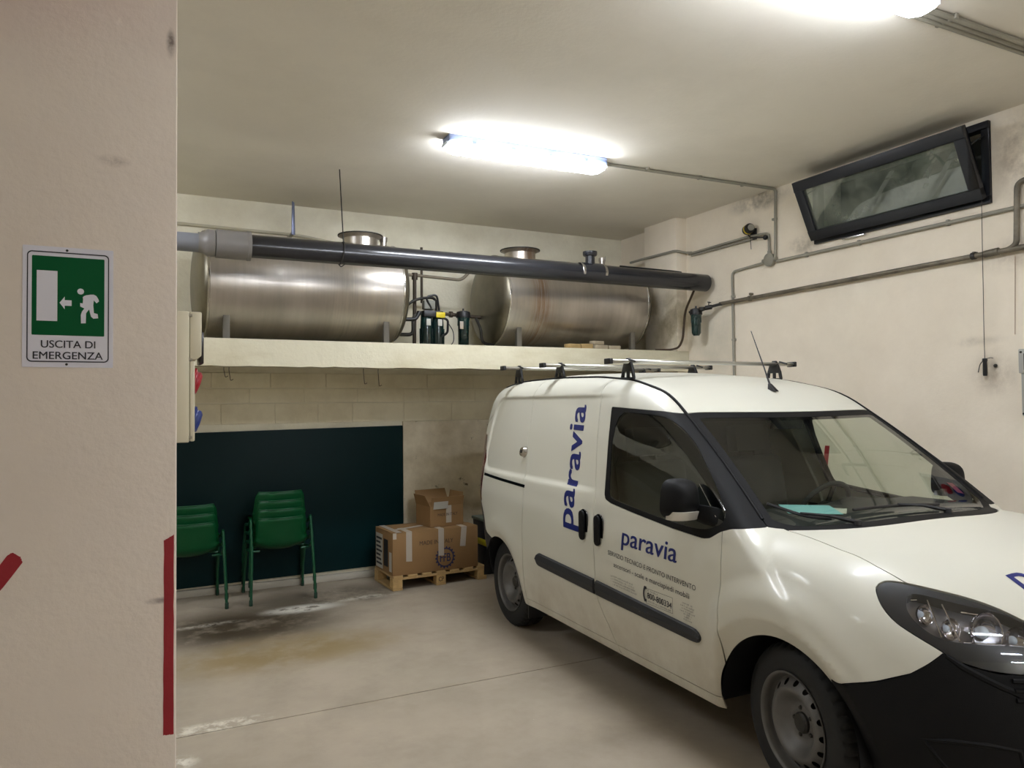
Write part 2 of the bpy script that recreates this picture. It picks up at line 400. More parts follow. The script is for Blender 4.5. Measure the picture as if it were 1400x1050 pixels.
# concrete floor: smooth trowelled slab with stains, white scuffs and a sawn joint
def floor_mat():
    m, nt, p = newmat('concrete_floor')
    g = N(nt, 'ShaderNodeNewGeometry').outputs['Position']
    f1, n1 = noise_fac(nt, g, .8, 8, .35, .65, .62)
    c = mixc(nt, f1, srgb(170, 158, 140), srgb(152, 141, 124))
    f2, _ = noise_fac(nt, g, 3.1, 9, .48, .75, .7); k = N(nt, 'ShaderNodeMath', operation='MULTIPLY'); nt.links.new(f2, k.inputs[0]); k.inputs[1].default_value = .4
    c = mixc(nt, k.outputs[0], c, srgb(128, 117, 100))
    def blob(c, cx, cy, rx, ry, col, amt, nsc=3.0, lo=.4, hi=.6):
        mp = N(nt, 'ShaderNodeMapping'); mp.inputs['Location'].default_value = (-cx/rx, -cy/ry, 0); mp.inputs['Scale'].default_value = (1/rx, 1/ry, 0)
        nt.links.new(g, mp.inputs[0]); ln = N(nt, 'ShaderNodeVectorMath', operation='LENGTH'); nt.links.new(mp.outputs[0], ln.inputs[0])
        r = N(nt, 'ShaderNodeMapRange', interpolation_type='SMOOTHSTEP'); r.inputs[1].default_value = 1.0; r.inputs[2].default_value = .25; nt.links.new(ln.outputs['Value'], r.inputs[0])
        f, _ = noise_fac(nt, g, nsc, 8, lo, hi, .7); a = N(nt, 'ShaderNodeMath', operation='MULTIPLY'); nt.links.new(f, a.inputs[0]); nt.links.new(r.outputs[0], a.inputs[1])
        b = N(nt, 'ShaderNodeMath', operation='MULTIPLY'); nt.links.new(a.outputs[0], b.inputs[0]); b.inputs[1].default_value = amt
        return mixc(nt, b.outputs[0], c, srgb(*col))
    c = blob(c, .75, 5.95, 1.0, .75, (66, 56, 42), 1.0, 1.8, .25, .48)
    c = blob(c, 1.5, 6.5, 1.1, .5, (74, 66, 52), .85, 2.2, .3, .52)
    c = blob(c, .9, 5.2, 1.1, .5, (136, 116, 76), .85, 2.0, .3, .52)
    c = blob(c, 1.22, 6.22, .42, .16, (206, 202, 190), .95, 7, .38, .5)
    c = blob(c, 1.75, 6.33, .45, .10, (190, 184, 168), .8, 9, .42, .55)
    c = blob(c, .45, 6.1, .4, .08, (190, 184, 170), .6, 9, .45, .58)
    c = blob(c, .38, 4.17, .38, .09, (212, 206, 190), .95, 9, .44, .55)
    c = blob(c, .17, 3.82, .13, .10, (215, 210, 196), .9, 10, .45, .55)
    f5, _ = noise_fac(nt, g, 11, 6, .70, .76, .7); c = mixc(nt, f5, c, srgb(196, 190, 172))
    f6, _ = noise_fac(nt, g, 7, 6, .70, .8, .7, (1, 1.7, 1)); c = mixc(nt, f6, c, srgb(88, 78, 62))
    nt.links.new(c, p.inputs['Base Color'])
    rr = N(nt, 'ShaderNodeMapRange'); rr.inputs[3].default_value = .42; rr.inputs[4].default_value = .7; nt.links.new(f1, rr.inputs[0]); nt.links.new(rr.outputs[0], p.inputs['Roughness'])
    p.inputs['Specular IOR Level'].default_value = .35
    _, nf = noise_fac(nt, g, 60, 4, 0, 1)
    b = N(nt, 'ShaderNodeBump'); b.inputs['Strength'].default_value = .15; b.inputs['Distance'].default_value = .003
    nt.links.new(nf, b.inputs['Height']); nt.links.new(b.outputs[0], p.inputs['Normal'])
    return m
M_floor = floor_mat()
X0, Y0 = -6.5, -7.4
mb = MB()                       # two slabs with the recessed joint between them
JY = 4.11; jw = .004
mb.box(((X0+WX)/2+.1, (Y0+JY-jw)/2, -.1), (WX-X0+.4, JY-jw-Y0, .2))
mb.box(((X0+WX)/2+.1, (JY+jw+WY+.2)/2, -.1), (WX-X0+.4, WY+.2-JY-jw, .2))
mb.box(((X0+WX)/2+.1, JY, -.105), (WX-X0+.4, 2*jw, .19))
tag(mb.build('floor', M_floor), kind='structure')
mb = MB().box(((X0+WX)/2, (Y0+WY)/2, CH+.1), (WX-X0+.4, WY-Y0+.4, .2))
tag(mb.build('ceiling', M_ceil), kind='structure')
# back wall with its courses of painted blocks below the slab
wb = MB().box(((X0+WX)/2, WY+.1, CH/2), (WX-X0+.4, .2, CH)); wb = tag(wb.build('wall_back', M_wallB), kind='structure')
M_block = plaster('painted_block', (238, 230, 204), (220, 210, 182), .42, .66, 2.4, .5, dark=(110, 96, 66), spots=.70)
M_joint = plain('block_joint', (150, 138, 110), .9)
bm_ = {}
def wall_block(x0, x1, z0, z1, proud, mat=M_block):
    g = .003
    return MB().box(((x0+x1)/2, WY-proud/2+.004, (z0+z1)/2), (x1-x0-g, proud+.008, z1-z0-g)).build('block', mat, wb, bevel=.003, seg=1)
xs = [-.35, .20, .68, 1.14, 1.525, 1.85, 2.36, 2.86, 3.36, 3.86, 4.36, 4.80]
for a, b in zip(xs, xs[1:]): wall_block(a, b, 1.47, 1.655, .006)
xs2 = [-.35, .42, .92, 1.40, 1.9, 2.36, 2.62, 3.12, 3.62, 4.12, 4.62, 4.83]
for a, b in zip(xs2, xs2[1:]): wall_block(a, b, 1.660, 1.79, .004)
xs3 = [-.35, .1, .6, 1.1, 1.6, 2.1, 2.6, 3.1, 3.6, 4.1, 4.83]
for a, b in zip(xs3, xs3[1:]): wall_block(a, b, 1.795, 1.93, .014)
# stained render coat right of the green board, standing a little proud
MB().box(((2.345+4.83)/2, WY-.012, .735), (4.83-2.345, .03, 1.47)).build('render_coat', M_low, wb, bevel=.003)
MB().box((1.0, WY-.02, .03), (2.72, .05, .06)).build('kerb', plain('kerb_cement', (176, 170, 156), .9, bump=.4), wb, bevel=.006)
wr = tag(MB().box((WX+.1, (Y0+5.92)/2, CH/2), (.2, 5.92-Y0, CH)).build('wall_right', M_wallR), kind='structure')
bpy.data.objects.remove(wr)
# right wall built round its window opening
WY0, WY1, WZ0, WZ1 = 2.93, 4.34, 2.905, 3.445
mb = MB()
mb.box((WX+.15, (Y0+WY0)/2, CH/2), (.3, WY0-Y0, CH)); mb.box((WX+.15, (WY1+WY+.2)/2, CH/2), (.3, WY+.2-WY1, CH))
mb.box((WX+.15, (WY0+WY1)/2, WZ0/2), (.3, WY1-WY0, WZ0)); mb.box((WX+.15, (WY0+WY1)/2, (WZ1+CH)/2), (.3, WY1-WY0, CH-WZ1))
wr = tag(mb.build('wall_right', M_wallR), kind='structure')
tag(MB().box((WX+.5, (WY0+WY1)/2, 3.1), (.04, 3.2, 1.2)).build('wall_lightwell', plain('lightwell_render', (92, 92, 84), .9, bump=.3)), kind='structure')
# corner pilaster and the flush pier above the slab
tag(MB().box((4.905, 6.21, CH/2), (.15, .52, CH)).build('wall_pilaster', M_wallR, bevel=.004), kind='structure')
# front left pillar with red paint marks
PX, PY = .101, 2.2
pil = tag(MB().box((PX-.32, PY+.3, CH/2), (.64, .6, CH)).build('wall_pillar', M_pill, bevel=.006), kind='structure')
M_red = plain('red_paint', (150, 22, 34), .6, bump=.2, var=.15)
def ragged(pts, n, amp, rnd):
    out = []
    for i in range(len(pts)):
        a = Vector(pts[i]); b = Vector(pts[(i+1) % len(pts)])
        for k in range(n): q = a.lerp(b, k/n); out.append((q.x+rnd.uniform(-amp, amp), q.y+rnd.uniform(-amp, amp)))
    return out
rnd = random.Random(3)
s_ = PY/1.93
def pillar_pt(x, z): return (x*s_, CAM_H+(z-CAM_H)*s_)
Mx = frameM((0, PY+.0005, 0), (1, 0, 0), (0, 0, 1))
q = [pillar_pt(.062, 1.330), (PX-.0065, pillar_pt(0, 1.342)[1]), (PX-.0065, pillar_pt(0, .882)[1]), pillar_pt(.0615, .884)]
MB().prism(ragged(q, 14, .0007, rnd), Mx, .0016).build('paint_stripe', M_red, pil)
q = [pillar_pt(-.30, 1.24), pillar_pt(-.243, 1.325), pillar_pt(-.232, 1.331), pillar_pt(-.218, 1.320), pillar_pt(-.214, 1.308), pillar_pt(-.30, 1.19)]
MB().prism(ragged(q, 5, .0012, rnd), Mx, .0016).build('paint_stripe', M_red, pil)
# left bay wall and the walls behind the camera
tag(MB().box((-3.2, (2.5+WY)/2+.15, CH/2), (.2, WY-2.5, CH)).build('wall_left', M_wallB), kind='structure')
tag(MB().box((X0-.1, (Y0+WY)/2, CH/2), (.2, WY-Y0, CH)).build('wall_far_left', M_wallB), kind='structure')
tag(MB().box(((X0+WX)/2, Y0-.1, CH/2), (WX-X0+.4, .2, CH)).build('wall_front', M_wallB), kind='structure')

# ------------------------------------------------------------------ concrete slab carrying the tanks
SY, SZ0, SZ1 = 5.93, 1.935, 2.140
sh = MB()
rnd = random.Random(5)
xs = [-3.095+i*.09 for i in range(90)]; xs = [x for x in xs if x < 4.955]+[4.955]
vs = []; fs = []
for x in xs:
    a = rnd.uniform(-.004, .004); b = rnd.uniform(-.003, .003)
    vs += [(x, SY+b, SZ1), (x, SY, SZ0+a), (x, SY+.16, SZ0+a), (x, SY+.16, SZ0+.05), (x, 7.079, SZ0+.05), (x, 7.079, SZ1)]
for i in range(len(xs)-1):
    for k in range(6): fs.append((i*6+k, (i+1)*6+k, (i+1)*6+(k+1) % 6, i*6+(k+1) % 6))
fs += [tuple(range(6)), tuple(range((len(xs)-1)*6, len(xs)*6))[::-1]]
sh.add(vs, fs)
slab = tag(sh.build('concrete_ledge', M_shelf), 'long cream painted concrete ledge carrying the two steel tanks', 'ledge')
M_wire = plain('rusty_wire', (60, 50, 40), .6)
for x, dz in ((.66, .07), (.70, .10), (1.83, .13), (1.965, .15)):
    MB().tube(bend([(x, 6.6, SZ0+.055), (x-.004, 6.6, SZ0-.02+.02), (x+.01, 6.61, SZ0-dz*.9), (x+.03, 6.60, SZ0-dz*.9+.012)], .01), .0025, 6).build('hanging_wire', M_wire, slab)

# ------------------------------------------------------------------ window
M_black = plain('black_aluminium', (26, 28, 34), .38, bump=.05)
M_wglass = glassmat('filmed_glass', (.75, .8, .78), film=.42, filmcol=(140, 144, 130))  # clear pane mixed with an uneven grey-green diffuse film
w = thing('window_1', None, None, (WX, (WY0+WY1)/2, WZ0)); tag(w, kind='structure')
fr = MB(); t = .05; D = .07
L = WY1-WY0; Hh = WZ1-WZ0
fx = -.012
fr.box((fx+.02, 0, t/2), (D, L, t)).box((fx+.02, 0, Hh-t/2), (D, L, t)).box((fx+.02, -L/2+t/2, Hh/2), (D, t, Hh-2*t)).box((fx+.02, L/2-t/2, Hh/2), (D, t, Hh-2*t))
fr.build('window_frame', M_black, w, bevel=.004)
# sash hinged at its foot, its head leaning into the room
ang = math.radians(25)
sash_h = Hh-.05
ax = Vector((-math.sin(ang), 0, math.cos(ang)))
o = Vector((-.05, 0, .03)); sw = L-.03
Ms = frameM(o, (0, -1, 0), ax)      # local x to the right in view, y up the sash
sb = MB(); st = .075
def bar(x0, x1, y0, y1, z0=-.02, z1=.03, mb=sb, mi=0): mb.prism([(x0, y0), (x1, y0), (x1, y1), (x0, y1)], Ms@Matrix.Translation((0, 0, z0)), z1-z0, mi)
bar(-sw/2, sw/2, 0, st); bar(-sw/2, sw/2, sash_h-st, sash_h); bar(-sw/2, -sw/2+st, st, sash_h-st); bar(sw/2-st, sw/2, st, sash_h-st)
sash = sb.build('sash', M_black, w, bevel=.004)
gb = MB(); bar(-sw/2+st-.005, sw/2-st+.005, st-.005, sash_h-st+.005, .002, .008, gb); gb.build('pane', M_wglass, sash)
hb = MB(); bar(.15, .30, .012, .03, -.045, -.02, hb); hb.build('latch', M_black, sash, bevel=.003)
ab = MB(); e1 = Ms@Vector((sw/2-.01, sash_h*.72, 0))
ab.tube([(.0, -L/2+.03, Hh*.86), e1], .006, 6).tube([(.0, L/2-.03, Hh*.86), Ms@Vector((-sw/2+.01, sash_h*.72, 0))], .006, 6).build('stay_arm', M_black, w)
MB().box((-.02, .33, -.012), (.03, .20, .012)).build('sill_strip', plain('bright_aluminium', (220, 222, 225), .25, 1), w, bevel=.002)

# ------------------------------------------------------------------ fluorescent fittings
M_lampbody = plain('lamp_body_grey', (120, 134, 170), .5)
M_diff = bpy.data.materials.new('lit_diffuser'); M_diff.use_nodes = True
nt = M_diff.node_tree; nt.nodes.clear(); o_ = N(nt, 'ShaderNodeOutputMaterial'); em = N(nt, 'ShaderNodeEmission')
em.inputs[0].default_value = (*LAMP_COL, 1); em.inputs[1].default_value = LAMP_POWER; nt.links.new(em.outputs[0], o_.inputs[0])
M_clear = plain('clear_lamp_end', (215, 225, 235), .2, spec=.8)
def lamp(loc, rz, label):
    t = thing('fluorescent_light', label, 'ceiling light', loc, rz, 'twin-tube fluorescent fittings along the ceiling')
    L, W = 1.27, .135
    b = MB(); poly = [(-W/2, 0), (W/2, 0), (W/2, -.036), (W/2-.008, -.051), (-W/2+.008, -.051), (-W/2, -.036)]
    b.prism(poly, frameM((-L/2, 0, 0), (0, 1, 0), (0, 0, 1)), L); b.build('housing', M_lampbody, t, bevel=.006)
    # diffuser: tapered tray with clipped corners
    def ring(l, w_, c, z): return [(-l+c, -w_, z), (l-c, -w_, z), (l, -w_+c, z), (l, w_-c, z), (l-c, w_, z), (-l+c, w_, z), (-l, w_-c, z), (-l, -w_+c, z)]
    rs = [ring(.628, .070, .03, -.051), ring(.635, .080, .035, -.066), ring(.63, .080, .04, -.082), ring(.60, .050, .035, -.104)]
    vs = [v for r in rs for v in r]; fs = []
    for i in range(3):
        for k in range(8): fs.append((i*8+k, i*8+(k+1) % 8, (i+1)*8+(k+1) % 8, (i+1)*8+k))
    fs.append(tuple(range(24, 32))); fs.append(tuple(range(8))[::-1])
    MB().add(vs, fs).build('diffuser', M_diff, t, bevel=0)
    for sx in (-1, 1):
        MB().box((sx*.638, 0, -.058), (.02, .10, .022)).build('end_cap', M_clear, t, bevel=.004)
        for k in (-.35, .0, .35):
            pass
    for k in (-.45, -.15, .15, .45):
        for sy in (-1, 1): MB().box((k, sy*.068, -.050), (.03, .01, .026)).build('clip', M_lampbody, t, bevel=.002)
    return t
LT = [((2.53, 4.80, CH), 0), ((2.585, 2.19, CH), 0)]
lamp((2.545, 4.78, CH), math.radians(-1.0), 'fluorescent ceiling light above the tanks bay, seen whole with its conduit running right')
lamp((2.58, 2.17, CH), math.radians(-1.0), 'nearer fluorescent ceiling light, cut by the top edge of the photo')
for lx, ly, tx in ((2.55, -1.0, 'fluorescent ceiling light over the aisle, straight behind the nearer one'), (2.55, -3.9, 'fluorescent ceiling light two places behind the nearer one'), (2.55, -6.6, 'fluorescent ceiling light at the far end behind the viewer'), (-1.05, 4.8, 'added fill light in the next bay, unseen behind the pillar'), (-4.6, 1.5, 'added fill light out of view at the far left end of the garage')):  # last two are added, unseen fittings that brighten the bay and ceiling
    lamp((lx, ly, CH), 0, tx)

# ------------------------------------------------------------------ conduits and pipes
M_cond = plain('grey_pvc', (150, 146, 132), .5, bump=.1, var=.15)
M_steel = plain('dirty_steel_pipe', (128, 120, 104), .5, .4, bump=.4, var=.5, vscale=9)
M_dark = plain('dark_metal', (44, 42, 38), .5, .3, bump=.2)
M_blackp = plain('black_plastic', (22, 22, 24), .45)
def wx(y, z, d=.018): s = WX/4.93; return (WX-d, y*s, CAM_H+(z-CAM_H)*s)
# ceiling conduit: light to right wall and down
c = thing('lamp_conduit', 'thin grey conduit from the whole ceiling light to the wall junction box', 'conduit', (3.18, 4.78, CH))
MB().tube(bend([(3.18, 4.80, CH-.014), (WX-.03, 4.75, CH-.014), (WX-.014, 4.75, CH-.03), wx(4.735, 2.862, .014)], .05), .0125, 10).build('conduit_pipe', M_cond, c, world=True)
for x in (3.6, 4.13, 4.6): MB().box((x, 4.775, CH-.012), (.02, .045, .024)).build('clip', M_cond, c, world=True, bevel=.003)
MB().box(wx(4.74, 3.2, .012), (.024, .045, .02)).build('clip', M_cond, c, world=True, bevel=.003)
c = thing('twin_conduit', 'pair of grey conduits on the ceiling beside the nearer light', 'conduit', (3.22, 2.25, CH))
for dy in (.02, .052, .084): MB().tube([(3.2, 2.21+dy, CH-.016), (WX-.01, 2.215+dy, CH-.016)], .0145, 10).build('conduit_pipe', M_cond, c, world=True)
for x in (3.5, 4.4): MB().box((x, 2.262, CH-.012), (.02, .11, .026)).build('clip', M_cond, c, world=True, bevel=.003)
# junction box
jb = thing('junction_box', 'round grey junction box where the wall conduits meet', 'junction box', wx(4.79, 2.855, .03))
MB().lathe([(0, -.032), (.052, -.032), (.055, -.028), (.055, .0), (.058, .002), (.058, .012), (.050, .018), (0, .018)], axisM((0, 0, 0), (-1, 0, 0)), 28).build('box_body', M_cond, jb)
for d in ((0, 1, 0), (0, -1, 0), (0, 0, 1)):
    MB().lathe([(0, .05), (.018, .05), (.018, .078), (0, .078)], axisM((.004, 0, 0), d), 12).build('gland', M_cond, jb)
c = thing('wall_conduit', 'grey conduit along the right wall under the window, dropping behind the roof bars', 'conduit', wx(2.2, 2.83))
MB().tube(bend([wx(1.2, 2.828), wx(4.72, 2.832)], .05), .0135, 10).build('conduit_pipe', M_cond, c, world=True)
MB().tube(bend([wx(4.86, 2.842), wx(5.255, 2.826), wx(5.25, 1.2)], .05), .0115, 10).build('conduit_pipe', M_cond, c, world=True)
for y in (3.2, 3.9, 4.4): MB().box(wx(y, 2.832, .014), (.028, .02, .04)).build('clip', M_cond, c, world=True, bevel=.003)
for z in (2.6, 2.2, 1.7): MB().box(wx(5.25, z, .014), (.028, .036, .02)).build('clip', M_cond, c, world=True, bevel=.003)
# conduit from box up then along to the pilaster
c = thing('bent_conduit', 'grey conduit rising from the junction box and running back over the pilaster', 'conduit', wx(4.8, 2.9))
P = [wx(4.80, 2.89), wx(4.80, 3.09), wx(5.05, 3.108), wx(5.85, 3.098, .02)]
MB().tube(bend(P, .04), .012, 10).build('conduit_pipe', M_cond, c, world=True)
MB().tube(bend([(WX-.02, 5.85, 3.115), (WX-.03, 5.92, 3.125), (4.83-.016, 5.94, 3.14), (4.83-.016, 6.47, 3.15), (4.83-.016, 6.7, 3.15)], .04), .013, 10).build('conduit_pipe', M_cond, c, world=True)
MB().tube(bend([(WX-.02, 5.02, 3.085), (WX-.02, 5.85, 3.085)], .04), .010, 10).build('conduit_pipe', M_cond, c, world=True)
# dark beacon with yellow stripe
s = thing('wall_siren', 'small black wall device with yellow stripe above the junction box', 'siren', wx(4.99, 3.13, .0))
MB().box((-.01, 0, -.01), (.02, .07, .10)).build('mounting_plate', M_blackp, s, bevel=.003)
MB().lathe([(0, -.05), (.036, -.05), (.044, -.035), (.044, .035), (.036, .05), (0, .05)], axisM((-.07, .0, .03), (-.35, -1, .1)), 20).build('siren_body', M_blackp, s)
MB().lathe([(.0448, -.008), (.0455, -.008), (.0455, .008), (.0448, .008)], axisM((-.07, .0, .03), (-.35, -1, .1)), 20).build('stripe', plain('yellow_tape', (214, 190, 40), .5), s)
MB().lathe([(0, 0), (.03, 0), (.026, .012), (0, .012)], axisM((-.087, -.05, .034), (-.35, -1, .1)), 20).build('grille', M_cond, s)
MB().tube([(-.05, .02, -.02), (-.06, -.02, -.05), (-.05, -.17, -.075)], .007, 8).build('arm', M_blackp, s)
MB().ball((-.05, -.18, -.078), .022, 12, 8).build('arm_end', M_blackp, s)
MB().tube([(-.05, 0, -.02), (-.05, -.01, -.15)], .003, 6).build('antenna', M_blackp, s)
# steel water pipe on the right wall
c = thing('water_pipe', 'dirty steel water pipe running along the right wall to the filter', 'pipe', wx(2.2, 2.56))
MB().tube(bend([wx(5.40, 2.548, .04), wx(4.9, 2.552, .035), wx(2.80, 2.572, .035), wx(2.752, 2.60, .035), wx(2.742, 2.98, .03), wx(2.60, 3.0, .03)], .04), .0175, 12).build('pipe_run', M_steel, c, world=True)
MB().tube([wx(2.80, 2.572, .035), wx(1.2, 2.59, .035)], .0175, 12).build('pipe_run', M_steel, c, world=True)
for y in (5.02, 3.02):
    MB().lathe([(.0176, -.013), (.024, -.013), (.024, .013), (.0176, .013)], axisM(wx(y, 2.552+(5.02-y)*.01, .035), (0, 1, 0)), 16).build('pipe_clamp', M_dark if y < 4 else M_steel, c, world=True)
    MB().box(wx(y, 2.59, .02), (.04, .018, .02)).build('pipe_clamp', M_steel, c, world=True, bevel=.002)
MB().tube([wx(2.95, 2.57, .035), wx(2.86, 2.575, .035)], .023, 12).build('coupling', M_steel, c, world=True)
# filter on the right wall with valve
fl = thing('wall_filter', 'dark green water filter housing hanging on the wall at the end of the ledge', 'water filter', (4.83, 5.62, 2.30))
M_green = plain('filter_green', (14, 44, 42), .22, coat=.5)
def filt(t, x, y, ztop, hgt, r, world=True, hang=True):
    prof = [(0, ztop-hgt), (r*.55, ztop-hgt), (r*.86, ztop-hgt+.025), (r*.92, ztop-.10), (r*.98, ztop-.06), (r*1.02, ztop-.055), (r*1.02, ztop-.04), (0, ztop-.04)]
    b = MB(); b.lathe(prof, Matrix.Translation((x, y, 0)), 28)
    for k in range(10):
        a = 2*PI*k/10
        b.box((x+math.cos(a)*r*.93, y+math.sin(a)*r*.93, ztop-.09), (.006, .006, .05), Matrix.Rotation(a, 3, 'Z'))
    b.build('filter_bowl', M_green, t, world=world)
    MB().lathe([(0, ztop-.04), (r*1.18, ztop-.04), (r*1.2, ztop-.03), (r*1.1, ztop+.012), (r*.6, ztop+.022), (0, ztop+.022)], Matrix.Translation((x, y, 0)), 28).build('filter_head', M_blackp, t, world=world)
    MB().lathe([(0, ztop+.02), (.010, ztop+.02), (.008, ztop+.045), (0, ztop+.045)], Matrix.Translation((x, y, 0)), 10).build('bleed_screw', M_blackp, t, world=world)
filt(fl, 4.80, 5.63, 2.505, .24, .05)
MB().tube(bend([(4.80, 5.72, 2.50), (4.80, 5.55, 2.50), (4.86, 5.50, 2.53), (4.90, 5.42, 2.545), (4.92, 5.40, 2.548)], .03), .014, 10).build('inlet_pipe', M_dark, fl, world=True)
MB().lathe([(0, -.03), (.022, -.03), (.022, .03), (0, .03)], axisM((4.85, 5.51, 2.525), (.5, -.8, .1)), 12).build('valve', M_dark, fl, world=True)
MB().box((4.85, 5.50, 2.572), (.06, .02, .006), Matrix.Rotation(.5, 3, 'Z')).build('valve_lever', M_dark, fl, world=True, bevel=.002)
MB().tube([(4.85, 5.51, 2.54), (4.85, 5.505, 2.572)], .005, 6).build('valve_stem', M_dark, fl, world=True)
MB().lathe([(0, -.014), (.03, -.014), (.03, .014), (0, .014)], axisM((4.80, 5.545, 2.515), (0, 0, 1)), 14).build('pressure_gauge', M_dark, fl, world=True)
c = thing('drop_pipe', 'thin rusty pipe dropping from the dark pipe to the ledge end', 'pipe', (4.80, 5.85, 2.16))
MB().tube(bend([(4.80, 5.64, 2.72), (4.80, 5.79, 2.52), (4.81, 5.84, 2.25), (4.80, 5.89, 2.17), (4.77, 5.97, 2.153), (4.62, 6.03, 2.153)], .07), .011, 8).build('pipe_run', plain('rusty_pipe', (78, 62, 46), .7, bump=.4, var=.4), c, world=True)

# hanging cable with torch-like handle
c = thing('hanging_cable', 'thin dark cable hanging from the window with a black handle at its end', 'cable', wx(2.96, 1.80, .03))
MB().tube(bend([wx(2.945, 2.95, .06), wx(2.948, 2.62, .06), wx(2.955, 2.3, .05), wx(2.957, 2.1, .05), wx(2.962, 1.88, .04)], .1), .0022, 6).build('cord', M_dark, c, world=True)
MB().lathe([(0, 0), (.012, 0), (.0135, .01), (.0125, .09), (.016, .10), (.014, .112), (0, .115)], Matrix.Translation(wx(2.962, 1.787, .04)), 14).build('handle', M_blackp, c, world=True)
MB().tube(bend([wx(2.962, 1.895, .04), wx(3.0, 1.865, .03), wx(3.018, 1.812, .02)], .02), .003, 6).build('wire_tail', M_dark, c, world=True)
MB().tube(bend([wx(2.962, 1.895, .04), wx(2.935, 1.903, .02), wx(2.928, 1.90, .008)], .02), .002, 6).build('wire_tail', M_dark, c, world=True)
MB().ball(wx(2.915, 1.85, .008), .012, 10, 8).build('wall_plug', M_dark, c, world=True)
c = tag(MB().tube([wx(2.775, 2.54, .012), wx(2.782, 2.3, .010), wx(2.79, 2.04, .008)], .0018, 6).build('loose_wire', plain('brown_wire', (150, 118, 92), .6)), 'thin brown wire hanging below the steel pipe at the right edge', 'wire')
# red paint mark on the right wall
rq = [(1.0, 4.33), (1.0, 4.285), (1.275, 4.245), (1.275, 4.29)]
MB().prism([(-y, z) for z, y in rq], frameM((WX-.0002, 0, 0), (0, -1, 0), (0, 0, 1)), .0015).build('paint_stripe', M_red, wr)

# ================================================================== tanks
def steel_mat(name, stains):
    m, nt, p = newmat(name); p.inputs['Metallic'].default_value = .9
    tc = N(nt, 'ShaderNodeTexCoord').outputs['Object']
    f, n = noise_fac(nt, tc, 2.0, 6, .3, .7, .6, (5, .5, .5))
    c = mixc(nt, f, srgb(196, 190, 182), srgb(172, 166, 158))
    f2, _ = noise_fac(nt, tc, 2.5, 6, .45, .7, .65)
    k = N(nt, 'ShaderNodeMath', operation='MULTIPLY'); nt.links.new(f2, k.inputs[0]); k.inputs[1].default_value = .22
    c = mixc(nt, k.outputs[0], c, srgb(140, 130, 120))
    if stains:      # rusty bands of weld wash round the shell
        sx = N(nt, 'ShaderNodeSeparateXYZ'); nt.links.new(tc, sx.inputs[0])
        for x0, wd, amt, col in stains:
            r = N(nt, 'ShaderNodeMapRange', interpolation_type='SMOOTHSTEP'); d = N(nt, 'ShaderNodeMath', operation='SUBTRACT'); nt.links.new(sx.outputs[0], d.inputs[0]); d.inputs[1].default_value = x0
            a = N(nt, 'ShaderNodeMath', operation='ABSOLUTE'); nt.links.new(d.outputs[0], a.inputs[0])
            r.inputs[1].default_value = wd; r.inputs[2].default_value = 0; nt.links.new(a.outputs[0], r.inputs[0])
            g, _ = noise_fac(nt, tc, 1.0, 7, .40, .62, .75, (60, 2, 2))
            mm = N(nt, 'ShaderNodeMath', operation='MULTIPLY'); nt.links.new(r.outputs[0], mm.inputs[0]); nt.links.new(g, mm.inputs[1])
            m3 = N(nt, 'ShaderNodeMath', operation='MULTIPLY'); nt.links.new(mm.outputs[0], m3.inputs[0]); m3.inputs[1].default_value = amt
            c = mixc(nt, m3.outputs[0], c, srgb(*col))
    nt.links.new(c, p.inputs['Base Color'])
    rr = N(nt, 'ShaderNodeMapRange'); rr.inputs[3].default_value = .28; rr.inputs[4].default_value = .36; nt.links.new(f, rr.inputs[0]); nt.links.new(rr.outputs[0], p.inputs['Roughness'])
    b = N(nt, 'ShaderNodeBump'); b.inputs['Strength'].default_value = .03; b.inputs['Distance'].default_value = .01
    nt.links.new(n, b.inputs['Height']); nt.links.new(b.outputs[0], p.inputs['Normal'])
    return m
M_tankA = steel_mat('stainless_steel', [(.30, .25, .8, (200, 194, 182)), (.55, .3, .6, (196, 186, 170))])
M_tankB = steel_mat('stained_stainless_steel', [(-.45, .20, .9, (140, 98, 52)), (-.62, .18, .8, (190, 184, 170))])
M_rim = plain('polished_steel', (190, 186, 178), .22, .95)
M_foot2 = plain('grey_steel_foot', (122, 118, 110), .5, .3)
M_cap = plain('dull_steel', (128, 122, 106), .42, .85, bump=.15, bscale=12, var=.35, vscale=3)
